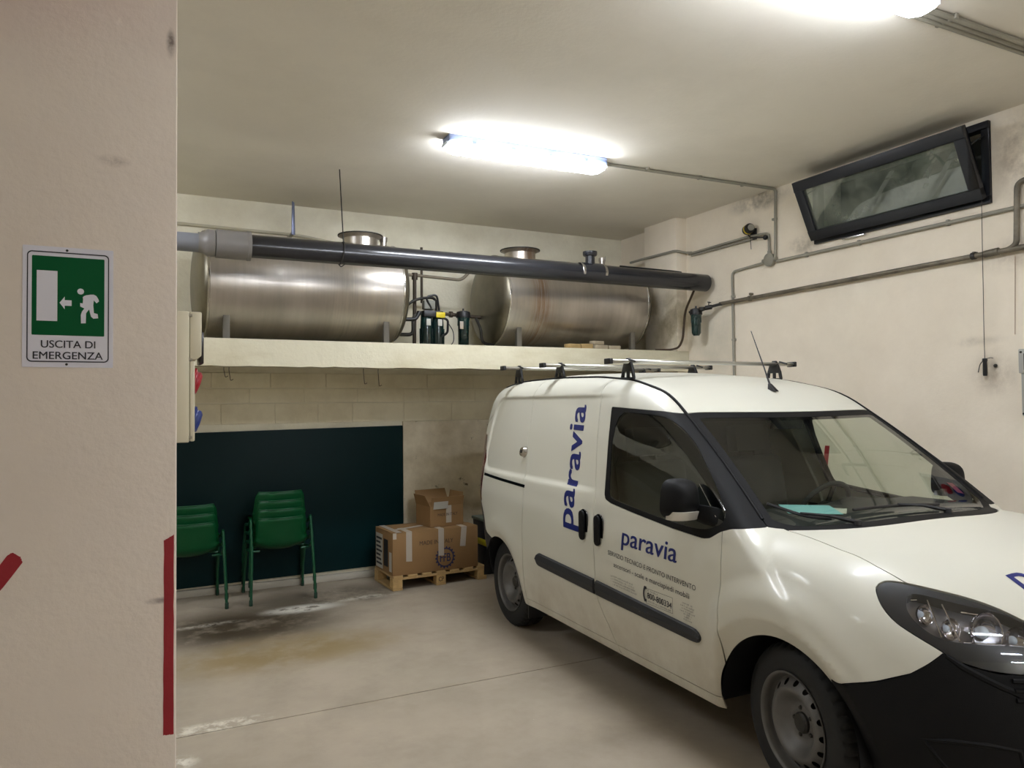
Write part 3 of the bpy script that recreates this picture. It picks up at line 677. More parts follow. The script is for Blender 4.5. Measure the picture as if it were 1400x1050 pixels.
def tank(x0, x1, y, zc, r, mat, label, manx, nozx):
    xc = (x0+x1)/2; t = thing('water_tank', label, 'tank', (xc, y, SZ1), 0, None)
    h = (x1-x0)/2; z = zc-SZ1
    MX = axisM((0, 0, z), (1, 0, 0), (0, 0, 1))
    prof = [(r, -h), (r*1.004, -h*.33), (r, -h*.32), (r*1.0, h*.36), (r*1.004, h*.365), (r, h)]
    MB().lathe(prof, MX, 96).build('tank_shell', mat, t, auto=30)
    for s in (-1, 1):
        pr = [(r*math.cos(a), s*(h+.105*math.sin(a)**.8)) for a in [PI/2*i/10 for i in range(11)]]
        MB().lathe(pr, MX, 72).build('end_cap', M_cap, t)
        MB().lathe([(r*.996, s*h-.012), (r*1.008, s*h-.008), (r*1.010, s*h+.004), (r*.985, s*h+.014)], MX, 96).build('seam_ring', M_rim, t)
    # inspection neck and flared rim
    mx = manx-xc
    m = MB().lathe([(.15, z+r-.06), (.15, z+r+.045), (.165, z+r+.062), (.185, z+r+.068), (.192, z+r+.074), (.185, z+r+.078), (.0, z+r+.078)], Matrix.Translation((mx, 0, 0)), 48).build('manhole', mat, t)
    MB().lathe([(.186, z+r+.070), (.194, z+r+.072), (.194, z+r+.080), (.18, z+r+.082)], Matrix.Translation((mx, 0, 0)), 48).build('manhole_rim', M_dark, m)
    nx = nozx-xc
    MB().lathe([(0, z+r-.03), (.028, z+r-.03), (.028, z+r+.05), (.036, z+r+.05), (.036, z+r+.085), (0, z+r+.085)], Matrix.Translation((nx, .02, 0)), 20).build('nozzle', mat, t)
    for sx in (-1, 1):
        for sy in (-1, 1):
            px = sx*(h-.13); py = sy*.30
            bot = z-math.sqrt(r*r-.30**2)
            MB().box((px, py, (bot+.05)/2), (.05, .045, bot+.05)).box((px, py, .004), (.09, .09, .008)).build('foot', M_foot2, t, bevel=.003)
    return t
TY, TZ, TR = 6.46, 2.612, .425
tank(.50, 2.03, TY, TZ, TR, M_tankA, 'left horizontal stainless steel tank with shiny band, on the ledge', 1.765, 2.10-.12)
tank(3.03, 4.56, TY, TZ, TR, M_tankB, 'right horizontal stainless steel tank with rusty streaks, on the ledge', 3.34, 4.30)

# ------------------------------------------------------------------ big dark drain pipe
M_pipe = plain('dark_grey_pvc', (34, 35, 40), .27, coat=.3, bump=.04, var=.25, vscale=3)
M_gpipe = plain('light_grey_pvc', (122, 124, 130), .35, bump=.05)
M_col = plain('coupling_pvc', (128, 124, 120), .4, bump=.05)
py_, pz0, pz1 = 5.60, 2.772, 2.786
pt = thing('drain_pipe', 'long dark grey plastic drain pipe hung across the front of both tanks', 'pipe', (2.8, py_, 2.70))
pzz = lambda x: pz0+(pz1-pz0)*(x-.7)/4.2
R_ = .081
pm = MB(); AX = lambda x: axisM((x, py_, pzz(x)), (1, 0, 0), (0, 0, 1))
pm.lathe([(R_*.93, 0), (R_, 0), (R_, 4.18), (R_*.93, 4.18), (R_*.93, 4.10), (0, 4.09)], AX(.72), 40).build('pipe_tube', M_pipe, pt, world=True)
MB().lathe([(R_*.80, 0), (R_*.80, 1.2), (R_*.80, 1.21)], AX(-.68), 32).build('grey_pipe', M_gpipe, pt, world=True)
MB().lathe([(0, 0), (.085, 0), (.094, .004), (.094, .05), (.08, .07), (.07, .09), (.07, .11)], axisM((.50, py_, pzz(.5)), (-1, 0, 0), (0, 0, 1)), 36).build('socket', M_col, pt, world=True)
MB().lathe([(.088, 0), (.100, .004), (.100, .21), (.104, .212), (.104, .235), (.08, .238)], AX(.50), 40).build('coupling', M_col, pt, world=True)
for x in (3.49, 3.71): MB().lathe([(R_, -.018), (R_*1.035, -.014), (R_*1.035, .014), (R_, .018)], AX(x), 40).build('seal_ring', M_rim if x < 3.6 else M_rim, pt, world=True)
MB().lathe([(R_, 0), (R_*1.06, 0), (R_*1.06, .20), (R_, .20)], AX(3.50), 40).build('tee_saddle', M_pipe, pt, world=True)
MB().lathe([(.042, 0), (.042, .115), (.058, .118), (.064, .13), (.064, .155), (.05, .158), (.05, .12), (0, .12)], Matrix.Translation((3.59, py_, pzz(3.59)+.03)), 28).build('tee_branch', M_pipe, pt, world=True)
hx = 1.385
rod = MB().tube([(1.402, 5.602, pzz(hx)+.085), (1.43, 5.83, CH)], .0045, 8); rod.build('hanger_rod', M_dark, pt, world=True)
ring = [(hx+.012*math.sin(a), py_+(R_+.005)*math.cos(a), pzz(hx)+(R_+.005)*math.sin(a)) for a in [2*PI*i/32 for i in range(32)]]
MB().tube(ring, .005, 8, closed=True).tube(bend([(hx+.02, py_-.02, pzz(hx)-R_-.004), (hx-.01, py_-.03, pzz(hx)-R_-.028), (hx-.03, py_-.05, pzz(hx)-R_-.015)], .01), .004, 6).build('hanger_ring', M_dark, pt, world=True)
MB().tube(bend([(3.95, 5.66, pzz(4)+R_+.012), (4.55, 5.66, pzz(4)+R_+.008), (4.62, 5.66, pzz(4)+R_+.006), (4.62, 5.62, pzz(4)+R_-.005)], .02), .008, 8).build('cable', M_blackp, pt, world=True)
# thin pipe high on the back wall and its bracket
c = thing('wall_tube', 'thin cream tube along the top of the back wall above the left tank', 'pipe', (1.0, WY-.02, 3.21))
MB().tube(bend([(-.55, WY-.02, 3.225), (1.35, WY-.02, 3.205), (2.0, WY-.02, 3.12)], .1), .014, 8).build('tube_run', plain('cream_tube', (186, 178, 154), .6), c, world=True)
c = thing('wall_bracket', 'blue-white upright strip bracket on the back wall above the left tank', 'bracket', (1.27, 6.9, 3.2))
MB().prism([(-.018, 0), (.018, 0), (.010, .29), (-.012, .30)], frameM((1.262, 6.86, 3.16), (1, .3, 0), (.03, 0, 1)), .012).build('strip', plain('bluish_steel', (120, 126, 150), .35, .5), c, world=True, bevel=.003)
MB().box((1.262, 6.97, 3.175), (.03, .21, .02)).build('arm', M_cond, c, world=True, bevel=.003)

# ------------------------------------------------------------------ pump and filters between the tanks
M_rpipe = plain('dark_bronze_pipe', (70, 60, 48), .5, .5, bump=.2, var=.3)
M_galv = plain('grey_pipe_lag', (120, 110, 92), .6, bump=.2, var=.2)
c = thing('tank_pipework', 'brown and grey pipes rising and branching between the two tanks', 'pipework', (2.4, 6.5, SZ1))
Y6 = 6.5
MB().tube(bend([(2.03, Y6, 2.812), (2.30, Y6, 2.81), (2.74, Y6, 2.795), (2.84, Y6, 2.90), (2.86, Y6, 2.97), (2.95, Y6, 3.0)], .05), .015, 10).build('cross_pipe', M_galv, c, world=True)
MB().tube([(2.278, Y6, 2.81), (2.275, Y6, 2.40), (2.27, Y6, SZ1)], .017, 10).build('riser_pipe', M_rpipe, c, world=True)
MB().tube([(2.345, Y6, 3.07), (2.345, Y6, 2.56)], .012, 10).build('riser_pipe', M_rpipe, c, world=True)
MB().lathe([(0, -.03), (.028, -.03), (.028, .03), (0, .03)], axisM((2.278, Y6, 2.80), (0, 0, 1)), 14).build('tee_joint', M_rpipe, c, world=True)
MB().tube(bend([(2.06, Y6-.05, 2.46), (2.16, Y6-.05, 2.50), (2.24, Y6-.05, 2.57), (2.34, Y6-.05, 2.60), (2.46, Y6-.05, 2.61), (2.465, Y6-.05, 2.48)], .05), .013, 10).build('hose', M_dark, c, world=True)
MB().tube(bend([(2.02, Y6-.06, 2.30), (2.07, Y6-.06, 2.26), (2.24, Y6-.06, 2.26), (2.24, Y6-.06, 2.42), (2.30, Y6-.06, 2.46), (2.36, Y6-.06, 2.46)], .05), .016, 10).build('hose', M_dark, c, world=True)
MB().tube(bend([(2.13, Y6-.07, 2.395), (2.26, Y6-.07, 2.40), (2.30, Y6-.07, 2.47)], .03), .018, 10).build('hose', M_blackp, c, world=True)
MB().tube([(2.30, Y6, 2.47), (2.62, Y6, 2.468), (2.98, Y6, 2.45)], .017, 10).build('cross_pipe', M_rpipe, c, world=True)
for x in (2.52, 2.63): MB().lathe([(0, -.015), (.028, -.015), (.028, .015), (0, .015)], axisM((x, Y6, 2.468), (1, 0, 0)), 14).build('union', M_rpipe, c, world=True)
MB().tube(bend([(2.88, Y6, 2.45), (2.89, Y6-.1, 2.33), (2.90, Y6-.1, 2.20), (3.02, Y6-.1, 2.185)], .05), .014, 10).build('hose', M_dark, c, world=True)
MB().tube(bend([(2.53, Y6-.08, 2.45), (2.55, Y6-.09, 2.40), (2.62, Y6-.09, 2.30), (2.62, Y6-.09, 2.21), (2.59, Y6-.09, 2.17)], .06), .004, 6).build('thin_cable', M_blackp, c, world=True)
f1 = thing('tank_filter', 'tall dark green filter housing standing alone between the tanks', 'water filter', (2.73, 6.45, SZ1))
filt(f1, 2.73, 6.44, 2.475, .32, .057)
MB().box((2.69, 6.386, 2.36), (.035, .004, .07)).build('sticker', plain('white_sticker', (190, 176, 160), .6), f1, world=True)
g1 = thing('booster_pump', 'dark green pump set with yellow tag and grey switch box between the tanks', 'pump', (2.42, 6.45, SZ1))
for x, lab in ((2.365, -1), (2.475, 1)):
    b = MB().lathe([(0, 0), (.055, 0), (.058, .015), (.055, .20), (.05, .30), (.045, .315), (0, .32)], Matrix.Translation((x, 6.44, SZ1)), 20)
    for k in range(12):
        a = 2*PI*k/12; b.box((x+math.cos(a)*.056, 6.44+math.sin(a)*.056, SZ1+.10), (.012, .005, .16), Matrix.Rotation(a, 3, 'Z'))
    b.build('pump_body', M_green, g1, world=True)
    MB().box((x+.002, 6.382, SZ1+.235), (.04, .004, .06)).build('label_plate', plain('white_plate', (200, 198, 188), .5), g1, world=True)
MB().box((2.415, 6.42, 2.452), (.19, .10, .06)).build('manifold', M_blackp, g1, world=True, bevel=.01)
MB().box((2.385, 6.43, 2.535), (.11, .07, .085)).build('switch_box', plain('grey_box', (130, 130, 120), .5), g1, world=True, bevel=.012)
MB().box((2.475, 6.362, 2.442), (.085, .01, .05)).build('yellow_tag', plain('yellow_plastic', (212, 190, 30), .45), g1, world=True, bevel=.002)
MB().tube(bend([(2.40, 6.40, 2.50), (2.34, 6.39, 2.60), (2.45, 6.39, 2.63), (2.475, 6.40, 2.48)], .04), .010, 8).build('hose', M_blackp, g1, world=True)
MB().tube(bend([(2.49, 6.37, 2.42), (2.545, 6.36, 2.40), (2.54, 6.36, 2.28), (2.49, 6.37, 2.25)], .05), .011, 8).build('hose', M_blackp, g1, world=True)

# rubble and offcuts on the ledge edge under the right tank
M_brick = plain('cement_offcut', (176, 162, 136), .9, bump=.8, bscale=40, var=.3)
M_brick2 = plain('yellow_offcut', (176, 148, 98), .9, bump=.8, bscale=40, var=.3)
for i, (x, y, z, d, rz, m, lab) in enumerate((
    (3.655, 6.02, .022, (.13, .09, .044), .1, M_brick2, 'tan rubble block at the left end of the row under the right tank'),
    (3.80, 6.03, .024, (.12, .10, .048), -.15, M_brick2, 'yellowish rubble block in the middle of the row under the right tank'),
    (3.945, 6.01, .020, (.15, .08, .040), .05, M_brick, 'flat grey rubble block supporting the tilted pale piece on the ledge'),
    (3.93, 6.03, .062, (.13, .07, .036), .1, M_brick, 'pale tilted offcut lying on top of a rubble block on the ledge'),
    (4.10, 6.01, .018, (.13, .08, .036), -.08, M_brick, 'pale flat offcut at the right end of the rubble row'))):
    b = MB().box((0, 0, 0), d).build('rubble_block', m, bevel=.006); b.location = (x, y, SZ1+z+.0005); b.rotation_euler = (0, 0, rz)
    tag(b, lab, 'rubble', 'rubble pieces on the ledge')

# ================================================================== green board, chairs
M_board = plain('green_black_board', (5, 36, 38), .5, spec=.15, bump=.08, var=.15, vscale=2)
gbz0, gbz1 = .10, 1.43
b = MB(); vs = [(-.33, 0, gbz0-.03), (2.34, 0, gbz0), (2.34, 0, gbz1), (-.33, 0, gbz1-.035)]
b.add([(x, WY-.030, z) for x, _, z in vs]+[(x, WY-.004, z) for x, _, z in vs], [(0, 1, 2, 3), (7, 6, 5, 4), (0, 4, 5, 1), (1, 5, 6, 2), (2, 6, 7, 3), (3, 7, 4, 0)])
bo = b.build('wall_panel', M_board, bevel=.003)
tag(bo, 'large dark green panel against the back wall behind the chairs', 'wall panel')

M_chair = plain('green_chair_plastic', (2, 68, 33), .42, spec=.3, bump=.1, var=.08)
M_leg = plain('green_steel_tube', (14, 74, 46), .3, .2)
M_foot = plain('chair_foot_rubber', (16, 50, 34), .6)
def make_chair():
    """moulded shell chair, back towards the viewer (-y), front towards the wall"""
    t = thing('stacking_chair', 'x', 'chair', (0, 0, 0), 0)
    nu, nv = 15, 20; vs = []
    prof = [(-.205, .715), (-.198, .70), (-.185, .64), (-.172, .56), (-.158, .49), (-.135, .45), (-.09, .430), (-.02, .424), (.08, .430), (.18, .438), (.235, .436), (.262, .420), (.268, .405)]
    pc = bend([(0, p[0], p[1]) for p in prof], .02, 2)
    L = [0]
    for i in range(1, len(pc)): L.append(L[-1]+(pc[i]-pc[i-1]).length)
    def pp(t_):
        s = t_*L[-1]; i = max(0, min(len(L)-2, next((k for k in range(len(L)-1) if L[k+1] >= s), len(L)-2))); f = (s-L[i])/max(1e-9, L[i+1]-L[i]); return pc[i].lerp(pc[i+1], f)
    for j in range(nv+1):
        tj = j/nv; p = pp(tj); z = p.z
        wid = .198+.022*min(1, tj/.35) if tj < .35 else .22
        if tj > .85: wid = .22-.03*((tj-.85)/.15)**2
        if tj < .08: wid -= .02*(1-tj/.08)**2
        for i in range(nu+1):
            u = -1+2*i/nu
            cu = abs(u)**2.2
            if tj < .38: y = p.y+.055*cu; zz = z-.006*cu+(-.012*abs(u)**2 if tj < .02 else 0)
            else: y = p.y; zz = z+.024*cu*(1 if tj < .9 else (1-tj)*10)
            blend = max(0, min(1, (tj-.30)/.12))
            y = p.y+.055*cu*(1-blend); zz = z+(.024*blend+.055*math.exp(-((tj-.40)/.13)**2))*cu*(1 if tj < .9 else max(0, (1-tj)*10)); zz *= .965
            vs.append((u*wid, y, zz))
    fs = [(j*(nu+1)+i, j*(nu+1)+i+1, (j+1)*(nu+1)+i+1, (j+1)*(nu+1)+i) for j in range(nv) for i in range(nu)]
    me = bpy.data.meshes.new('seat_shell'); me.from_pydata(vs, [], fs); me.materials.append(M_chair)
    for f in me.polygons: f.use_smooth = True
    o = bpy.data.objects.new('seat_shell', me); COL.objects.link(o); o.parent = t
    md = o.modifiers.new('s', 'SOLIDIFY'); md.thickness = .007; md.offset = 0
    rim = [vs[i] for i in range(nu+1)]
    MB().tube(rim, .0055, 8).build('top_rim', M_chair, o)
    for s in (-1, 1):
        x = s*.258
        rear = [(s*.262, -.255, .012), (s*.252, -.235, .30), (s*.246, -.20, .468)]
        MB().tube(rear, .0115, 10).build('leg', M_leg, t)
        MB().tube([(s*.255, .245, .012), (s*.250, .20, .20), (s*.246, .10, .395)], .0115, 10).build('leg', M_leg, t)
        MB().tube(bend([(s*.246, -.20, .468), (s*.246, -.185, .472), (s*.246, -.10, .415), (s*.246, .10, .395)], .03), .0115, 10).build('side_rail', M_leg, t)
        MB().tube([(s*.246, -.10, .412), (s*.17, -.10, .410)], .009, 8).build('cross_rail', M_leg, t); MB().tube([(s*.246, .10, .398), (s*.17, .10, .408)], .009, 8).build('cross_rail', M_leg, t)
        for (fx_, fy) in ((s*.262, -.255), (s*.255, .245)):
            MB().lathe([(0, 0), (.014, 0), (.015, .006), (.0145, .045), (.0118, .05), (0, .05)], Matrix.Translation((fx_, fy, 0)), 12).build('foot_cap', M_foot, t)
    return t
ch0 = make_chair(); first = True
order = ['bottom', 'second from the bottom', 'third from the bottom', 'topmost']
def stack(cx, cy, n, rz, grp, where, dz=.0705):
    global first
    for k in range(n):
        c = ch0 if first else copy_tree(ch0); first = False
        c.location = (cx, cy+.022*k, dz*k); c.rotation_euler = (0, 0, rz)
        nm = 'topmost' if k == n-1 else order[k]
        tag(c, 'green plastic chair, %s of %s' % (nm, where), 'chair', grp)
stack(1.115, 6.755, 4, math.radians(.5), 'stacked green chairs nearer the boxes', 'the four-chair stack nearer the boxes')
stack(.40, 6.755, 3, math.radians(2), 'stacked green chairs beside the pillar', 'the three-chair stack cut by the pillar')

# ================================================================== pallet and cartons
M_wood = plain('pine_board', (176, 144, 94), .75, bump=.3, var=.2, vscale=14)
M_wood2 = plain('pine_block', (186, 152, 98), .75, bump=.3, var=.25, vscale=20)
rzp = math.radians(2.5)
pal = thing('wooden_pallet', 'small pine pallet on the floor under the big carton', 'pallet', (2.475, 6.665, 0), rzp)
PW, PD = .92, .50
for x in (-PW/2+.045, 0, PW/2-.045):
    for y in (-PD/2+.045, PD/2-.045):
        MB().box((x, y, .022+.034), (.09, .085, .068)).build('block', M_wood2, pal, bevel=.003, seg=1)
    MB().box((x, 0, .011), (.09, PD, .02)).build('bottom_board', M_wood, pal, bevel=.002, seg=1)
for y in (-PD/2+.045, PD/2-.045): MB().box((0, y, .099), (PW, .085, .018)).build('stringer_board', M_wood, pal, bevel=.002, seg=1)
for i in range(7):
    MB().box((-PW/2+.05+i*(PW-.10)/6, 0, .117), (.088, PD, .018)).build('deck_board', M_wood, pal, bevel=.002, seg=1)
M_card = plain('brown_cardboard', (134, 102, 62), .8, bump=.12, var=.08, vscale=5)
M_cardin = plain('cardboard_inside', (120, 88, 56), .85)
M_tape = plain('pale_tape', (170, 160, 146), .35)
M_ink = plain('dark_blue_print', (34, 36, 66), .6)
M_inkb = plain('brown_print', (70, 52, 36), .7)
M_wlab = plain('paper_label', (176, 172, 160), .6)
pr = MB(); flat_text(pr, 'CP', frameM((-.026, -PD/2+.0018, .036), (1, 0, 0), (0, 0, 1)), .052, .040, bold=.02, lift=.0006); pr.build('print', M_inkb, pal)
BW, BD, BH = .835, .46, .372
cb = thing('large_carton', 'large taped cardboard carton printed MADE IN ITALY on the pallet', 'box', (2.437, 6.66, .1265), rzp)
MB().box((0, 0, BH/2), (BW, BD, BH)).build('carton_body', M_card, cb, bevel=.006)
fl_ = MB().box((0, -BD/4-.002, BH+.003), (BW, BD/2-.008, .004)); fl_.build('flap', M_card, cb, bevel=.001)
MB().box((-.02, BD/4+.002, BH+.003), (BW-.04, BD/2-.008, .004)).build('flap', M_card, cb, bevel=.001)
Mf = frameM((0, -BD/2-.0004, 0), (1, 0, 0), (0, 0, 1))
def tape(x, zb, w=.055, yt=.0, skew=0):
    b = MB(); b.prism([(x-w/2+skew, zb), (x+w/2+skew, zb-.004), (x+w/2, BH+.005), (x-w/2, BH+.005)], Mf, .0012)
    b.box((x, -BD/4, BH+.0062), (w, BD/2, .0012)); b.build('tape_strip', M_tape, cb)
tape(-.265, BH-.255); tape(.045, BH-.235); tape(.275, BH-.17, skew=-.015)
MB().box((-BW/2+.06, 0, BH+.0065), (.05, BD, .0012)).build('tape_strip', M_tape, cb)
MB().box((-.10, 0, BH+.0085), (.55, .05, .0012), Matrix.Rotation(.35, 3, 'Z')).build('tape_strip', M_tape, cb)
MB().prism([(-BW/2+.002, BH-.05), (-BW/2+.035, BH-.05), (-BW/2+.035, BH+.003), (-BW/2+.002, BH+.003)], Mf, .001).build('tape_strip', M_tape, cb)
pr = MB(); flat_text(pr, 'MADE IN ITALY', Mf@Matrix.Translation((-.165, BH-.125, 0)), .33, .036, bold=.01, lift=.0005)
flat_text(pr, 'Y', Mf@Matrix.Translation((.235, BH-.125, 0)), .03, .03, bold=.02, lift=.0005)
pr.build('print', M_inkb, cb)
pr = MB(); lx, lz = .085, .115
n = 32
Rr = lambda a, r: (lx+r*math.cos(a), lz+r*math.sin(a))
vs = []; fs = []
for i in range(72):     # toothed ring of the emblem
    a = 2*PI*i/72; ro = .100 if (i % 4) in (0, 1) else .086
    vs += [(*Rr(a, ro), .0005), (*Rr(a, .074), .0005)]
for i in range(72): j = (i+1) % 72; fs.append((2*i, 2*j, 2*j+1, 2*i+1))
pr.add([Mf@Vector(v) for v in vs], fs)
flat_text(pr, 'FFB', Mf@Matrix.Translation((lx-.053, lz-.036, 0)), .106, .074, bold=.02, lift=.0005)
pr.build('print', M_ink, cb)
Ms_ = frameM((-BW/2-.0004, 0, 0), (0, -1, 0), (0, 0, 1))
MB().prism([(-.21, .02), (-.03, .02), (-.03, .33), (-.21, .33)], Ms_, .001).prism([(.14, .03), (.20, .03), (.20, .20), (.14, .20)], Ms_, .001).build('paper_label', M_wlab, cb, bevel=0)
pr = MB()
for i in range(7): pr.prism([(-.20, .05+i*.038), (-.05-.02*(i % 3), .05+i*.038), (-.05-.02*(i % 3), .068+i*.038), (-.20, .068+i*.038)], Ms_@Matrix.Translation((0, 0, .001)), .0008)
pr.prism([(.0, .06), (.11, .06), (.11, .30), (.0, .30)], Ms_, .001)
pr.build('print', plain('black_print', (24, 24, 26), .6), cb)

ob = thing('open_carton', 'smaller open cardboard carton with raised flaps on top of the large carton', 'box', (2.575, 6.68, .1265+BH+.0085), math.radians(8))
w_, d_, h_ = .345, .28, .19; tk = .005
b = MB(); b.box((0, 0, tk/2), (w_, d_, tk)).box((-w_/2, 0, h_/2), (tk, d_, h_)).box((w_/2, 0, h_/2), (tk, d_, h_)).box((0, -d_/2, h_/2), (w_, tk, h_)).box((0, d_/2, h_/2), (w_, tk, h_))
b.build('carton_body', M_card, ob)
def flap(p0, p1, dirv, ln, name='flap', taper=.01):
    p0 = Vector(p0); p1 = Vector(p1); x = (p1-p0); L = x.length; M = frameM(p0, x, dirv)
    return MB().prism([(0, 0), (L, 0), (L-taper, ln), (taper, ln)], M, .004).build(name, M_card, ob)
flap((-w_/2, -d_/2, h_), (w_/2, -d_/2, h_), (0, -.25, 1), .085, taper=.002)
flap((-w_/2, d_/2, h_), (w_/2, d_/2, h_), (0, .45, 1), .13)
flap((-w_/2, d_/2, h_), (-w_/2, -d_/2, h_), (-.40, 0, 1), .11, taper=.03)
flap((w_/2, -d_/2, h_), (w_/2, d_/2, h_), (.08, 0, 1), .11, taper=.02)
Mo = frameM((0, -d_/2-tk/2-.0004, 0), (1, 0, 0), (0, 0, 1))
MB().prism([(-.012, .03), (.045, .03), (.045, h_), (-.012, h_)], Mo, .001).build('tape_strip', M_tape, ob)
pr = MB(); flat_text(pr, 'MADE IN ITALY', Mo@Matrix.Translation((-.10, .095, 0)), .21, .026, bold=.01, lift=.0014); pr.build('print', M_inkb, ob)
MB().prism([(-.15, h_-.02), (.0, h_-.02), (.0, h_+.05), (-.15, h_+.05)], frameM((0, -d_/2-.006, .0), (1, 0, 0), (0, -.22, 1))@Matrix.Translation((0, -.01, -.03)), .001).build('paper_label', M_wlab, ob)

# dark bin with a yellow band beside the cartons
M_bin = plain('dark_plastic', (14, 16, 26), .5)
bn = thing('tool_crate', 'dark crate with yellow band between the cartons and the van', 'crate', (3.17, 6.72, 0), 0)
b = MB(); vs = []
for z, k in ((0, .86), (.50, 1.0)):
    vs += [(-.17*k, -.16*k, z), (.17*k, -.16*k, z), (.17*k, .16*k, z), (-.17*k, .16*k, z)]
b.add(vs, [(0, 3, 2, 1), (4, 5, 6, 7), (0, 1, 5, 4), (1, 2, 6, 5), (2, 3, 7, 6), (3, 0, 4, 7)]).build('crate_body', M_bin, bn, bevel=.01)
MB().box((0, 0, .515), (.36, .34, .03)).build('lid', plain('grey_green_lid', (96, 104, 92), .5), bn, bevel=.008)
MB().box((0, 0, .30), (.325, .305, .065)).build('yellow_band', plain('yellow_band', (206, 190, 30), .5), bn, bevel=.004)

# ================================================================== exit sign on the pillar
M_sgrn = plain('sign_green', (0, 84, 44), .5, spec=.15); M_swht = plain('sign_white', (222, 220, 230), .35); M_sblk = plain('sign_black', (30, 28, 40), .5)
k = PY/1.93
cx, cz = -.131*k, CAM_H+(1.862-CAM_H)*k
SWd, SHt = .174*k, .266*k
sg = thing('exit_sign', 'green and white sheet sign reading USCITA DI EMERGENZA on the pillar', 'sign', (cx, PY-.0002, cz-SHt/2))
Mg = frameM((0, -.0, SHt/2), (1, 0, 0), (0, 0, 1))
def rr(w, h, r, n=6, x=0, y=0):
    out = []
    for sx, sy, a0 in ((1, 1, 0), (-1, 1, PI/2), (-1, -1, PI), (1, -1, 1.5*PI)):
        for i in range(n+1): a = a0+PI/2*i/n; out.append((x+sx*(w/2-r)+r*math.cos(a), y+sy*(h/2-r)+r*math.sin(a)))
    return out
U = SWd/124.0          # one photo pixel across the sheet
MB().prism(rr(SWd, SHt, .002), Mg, .0022).build('plate', M_swht, sg)
def P(px, py): return ((px/5-31-62+0.0)*U*1.0, -(py/5-36-83.0+.0)*U*1.0)   # from the 5x crop, skew removed
o1 = rr(SWd*.905, SHt*.915, .011); o2 = rr(SWd*.880, SHt*.896, .009)
vs = [Mg@Vector((x, y, .0030)) for x, y in o1]+[Mg@Vector((x, y, .0030)) for x, y in o2]; n = len(o1)
MB().add(vs, [(i, (i+1) % n, n+(i+1) % n, n+i) for i in range(n)]).build('border_line', M_sblk, sg)
gw, gh = SWd*.80, SHt*.655; gy = SHt*.092
MB().prism(rr(gw, gh, .002, 2, 0, gy), Mg, .0027).build('green_field', M_sgrn, sg)
wh = MB(); z3 = .0027
def pv(u, v): return (-gw/2+u*gw, gy+gh/2-v*gh)      # u, v in the green field
def poly(pts, mb=wh): mb.prism([pv(*p) for p in pts], Mg@Matrix.Translation((0, 0, z3)), .0006)
poly([(.065, .82), (.345, .82), (.345, .185), (.065, .185)])
poly([(.375, .585), (.445, .505), (.445, .55), (.54, .55), (.54, .62), (.445, .62), (.445, .665)])
c0 = pv(.665, .43); wh.prism([(c0[0]+.047*gw*math.cos(a), c0[1]+.047*gw*math.sin(a)) for a in [2*PI*i/24 for i in range(24)]], Mg@Matrix.Translation((0, 0, z3)), .0006)
# running figure: torso and arms, then the two legs
poly([(.745, .475), (.80, .465), (.845, .462), (.885, .478), (.912, .515), (.925, .545), (.888, .572), (.850, .535), (.842, .60), (.852, .70), (.905, .712), (.913, .765), (.845, .772), (.812, .748), (.797, .70), (.785, .655), (.742, .705), (.738, .835), (.672, .838), (.668, .735), (.683, .69), (.717, .645), (.66, .622), (.658, .578), (.695, .582), (.70, .53), (.695, .50), (.715, .485)])
wh.build('pictogram', M_swht, sg)
lt = MB()
flat_text(lt, 'USCITA DI', Mg@Matrix.Translation((-SWd*.30, -SHt*.338, 0)), SWd*.60, SHt*.062, bold=.010, lift=.003)
flat_text(lt, 'EMERGENZA', Mg@Matrix.Translation((-SWd*.385, -SHt*.432, 0)), SWd*.77, SHt*.062, bold=.010, lift=.003)
lt.build('lettering', M_sblk, sg)
for sy in (1, -1): MB().lathe([(0, 0), (.0032, 0), (.0025, .0015), (0, .002)], Mg@Matrix.Translation((-.004, sy*SHt*.475, .0022)), 10).build('screw', M_dark, sg)

# ================================================================== socket boxes
M_ivory = plain('ivory_plastic', (206, 200, 176), .45)
M_redp = plain('red_plastic', (170, 24, 40), .4); M_bluep = plain('blue_plastic', (20, 46, 120), .4)
k = 2.42/2.35
def bx_(x, z): return (x*k, CAM_H+(z-CAM_H)*k)
sb_ = thing('socket_panel', 'ivory socket panel on the side of the pillar with red and blue outlets', 'socket panel', (PX, 2.55, bx_(0, 1.536)[1]))
zt = bx_(0, 1.914)[1]; zb = bx_(0, 1.536)[1]; zm = bx_(0, 1.774)[1]
xh = .141*k; x1 = .155*k; x2 = .174*k
MB().box(((PX+xh)/2, 2.55, (zt+zb)/2), (xh-PX, .26, zt-zb)).build('back_box', M_ivory, sb_, world=True, bevel=.004)
MB().box(((xh+x1)/2+.001, 2.55, (zb+zm)/2), (x1-xh, .25, zm-zb-.006)).build('lower_cover', M_ivory, sb_, world=True, bevel=.004)
b = MB(); b.prism([(xh+.001, zm+.002), (x1+.003, zm), (x2, zm+.012), (x2+.001, zt), (xh+.001, zt)], frameM((0, 2.67, 0), (1, 0, 0), (0, 0, 1)), .24); b.build('upper_cover', M_ivory, sb_, world=True, bevel=.004)
MB().box((x2+.006, 2.56, (zm+zt)/2-.03), (.012, .12, .10)).build('window_flap', plain('smoked_plastic', (40, 34, 36), .2), sb_, world=True, bevel=.004)
for z in (zt-.012, zm, zb+.015): MB().box((xh, 2.424, z), (.016, .006, .008)).build('hinge', plain('hinge_grey', (140, 134, 118), .5), sb_, world=True, bevel=.001)
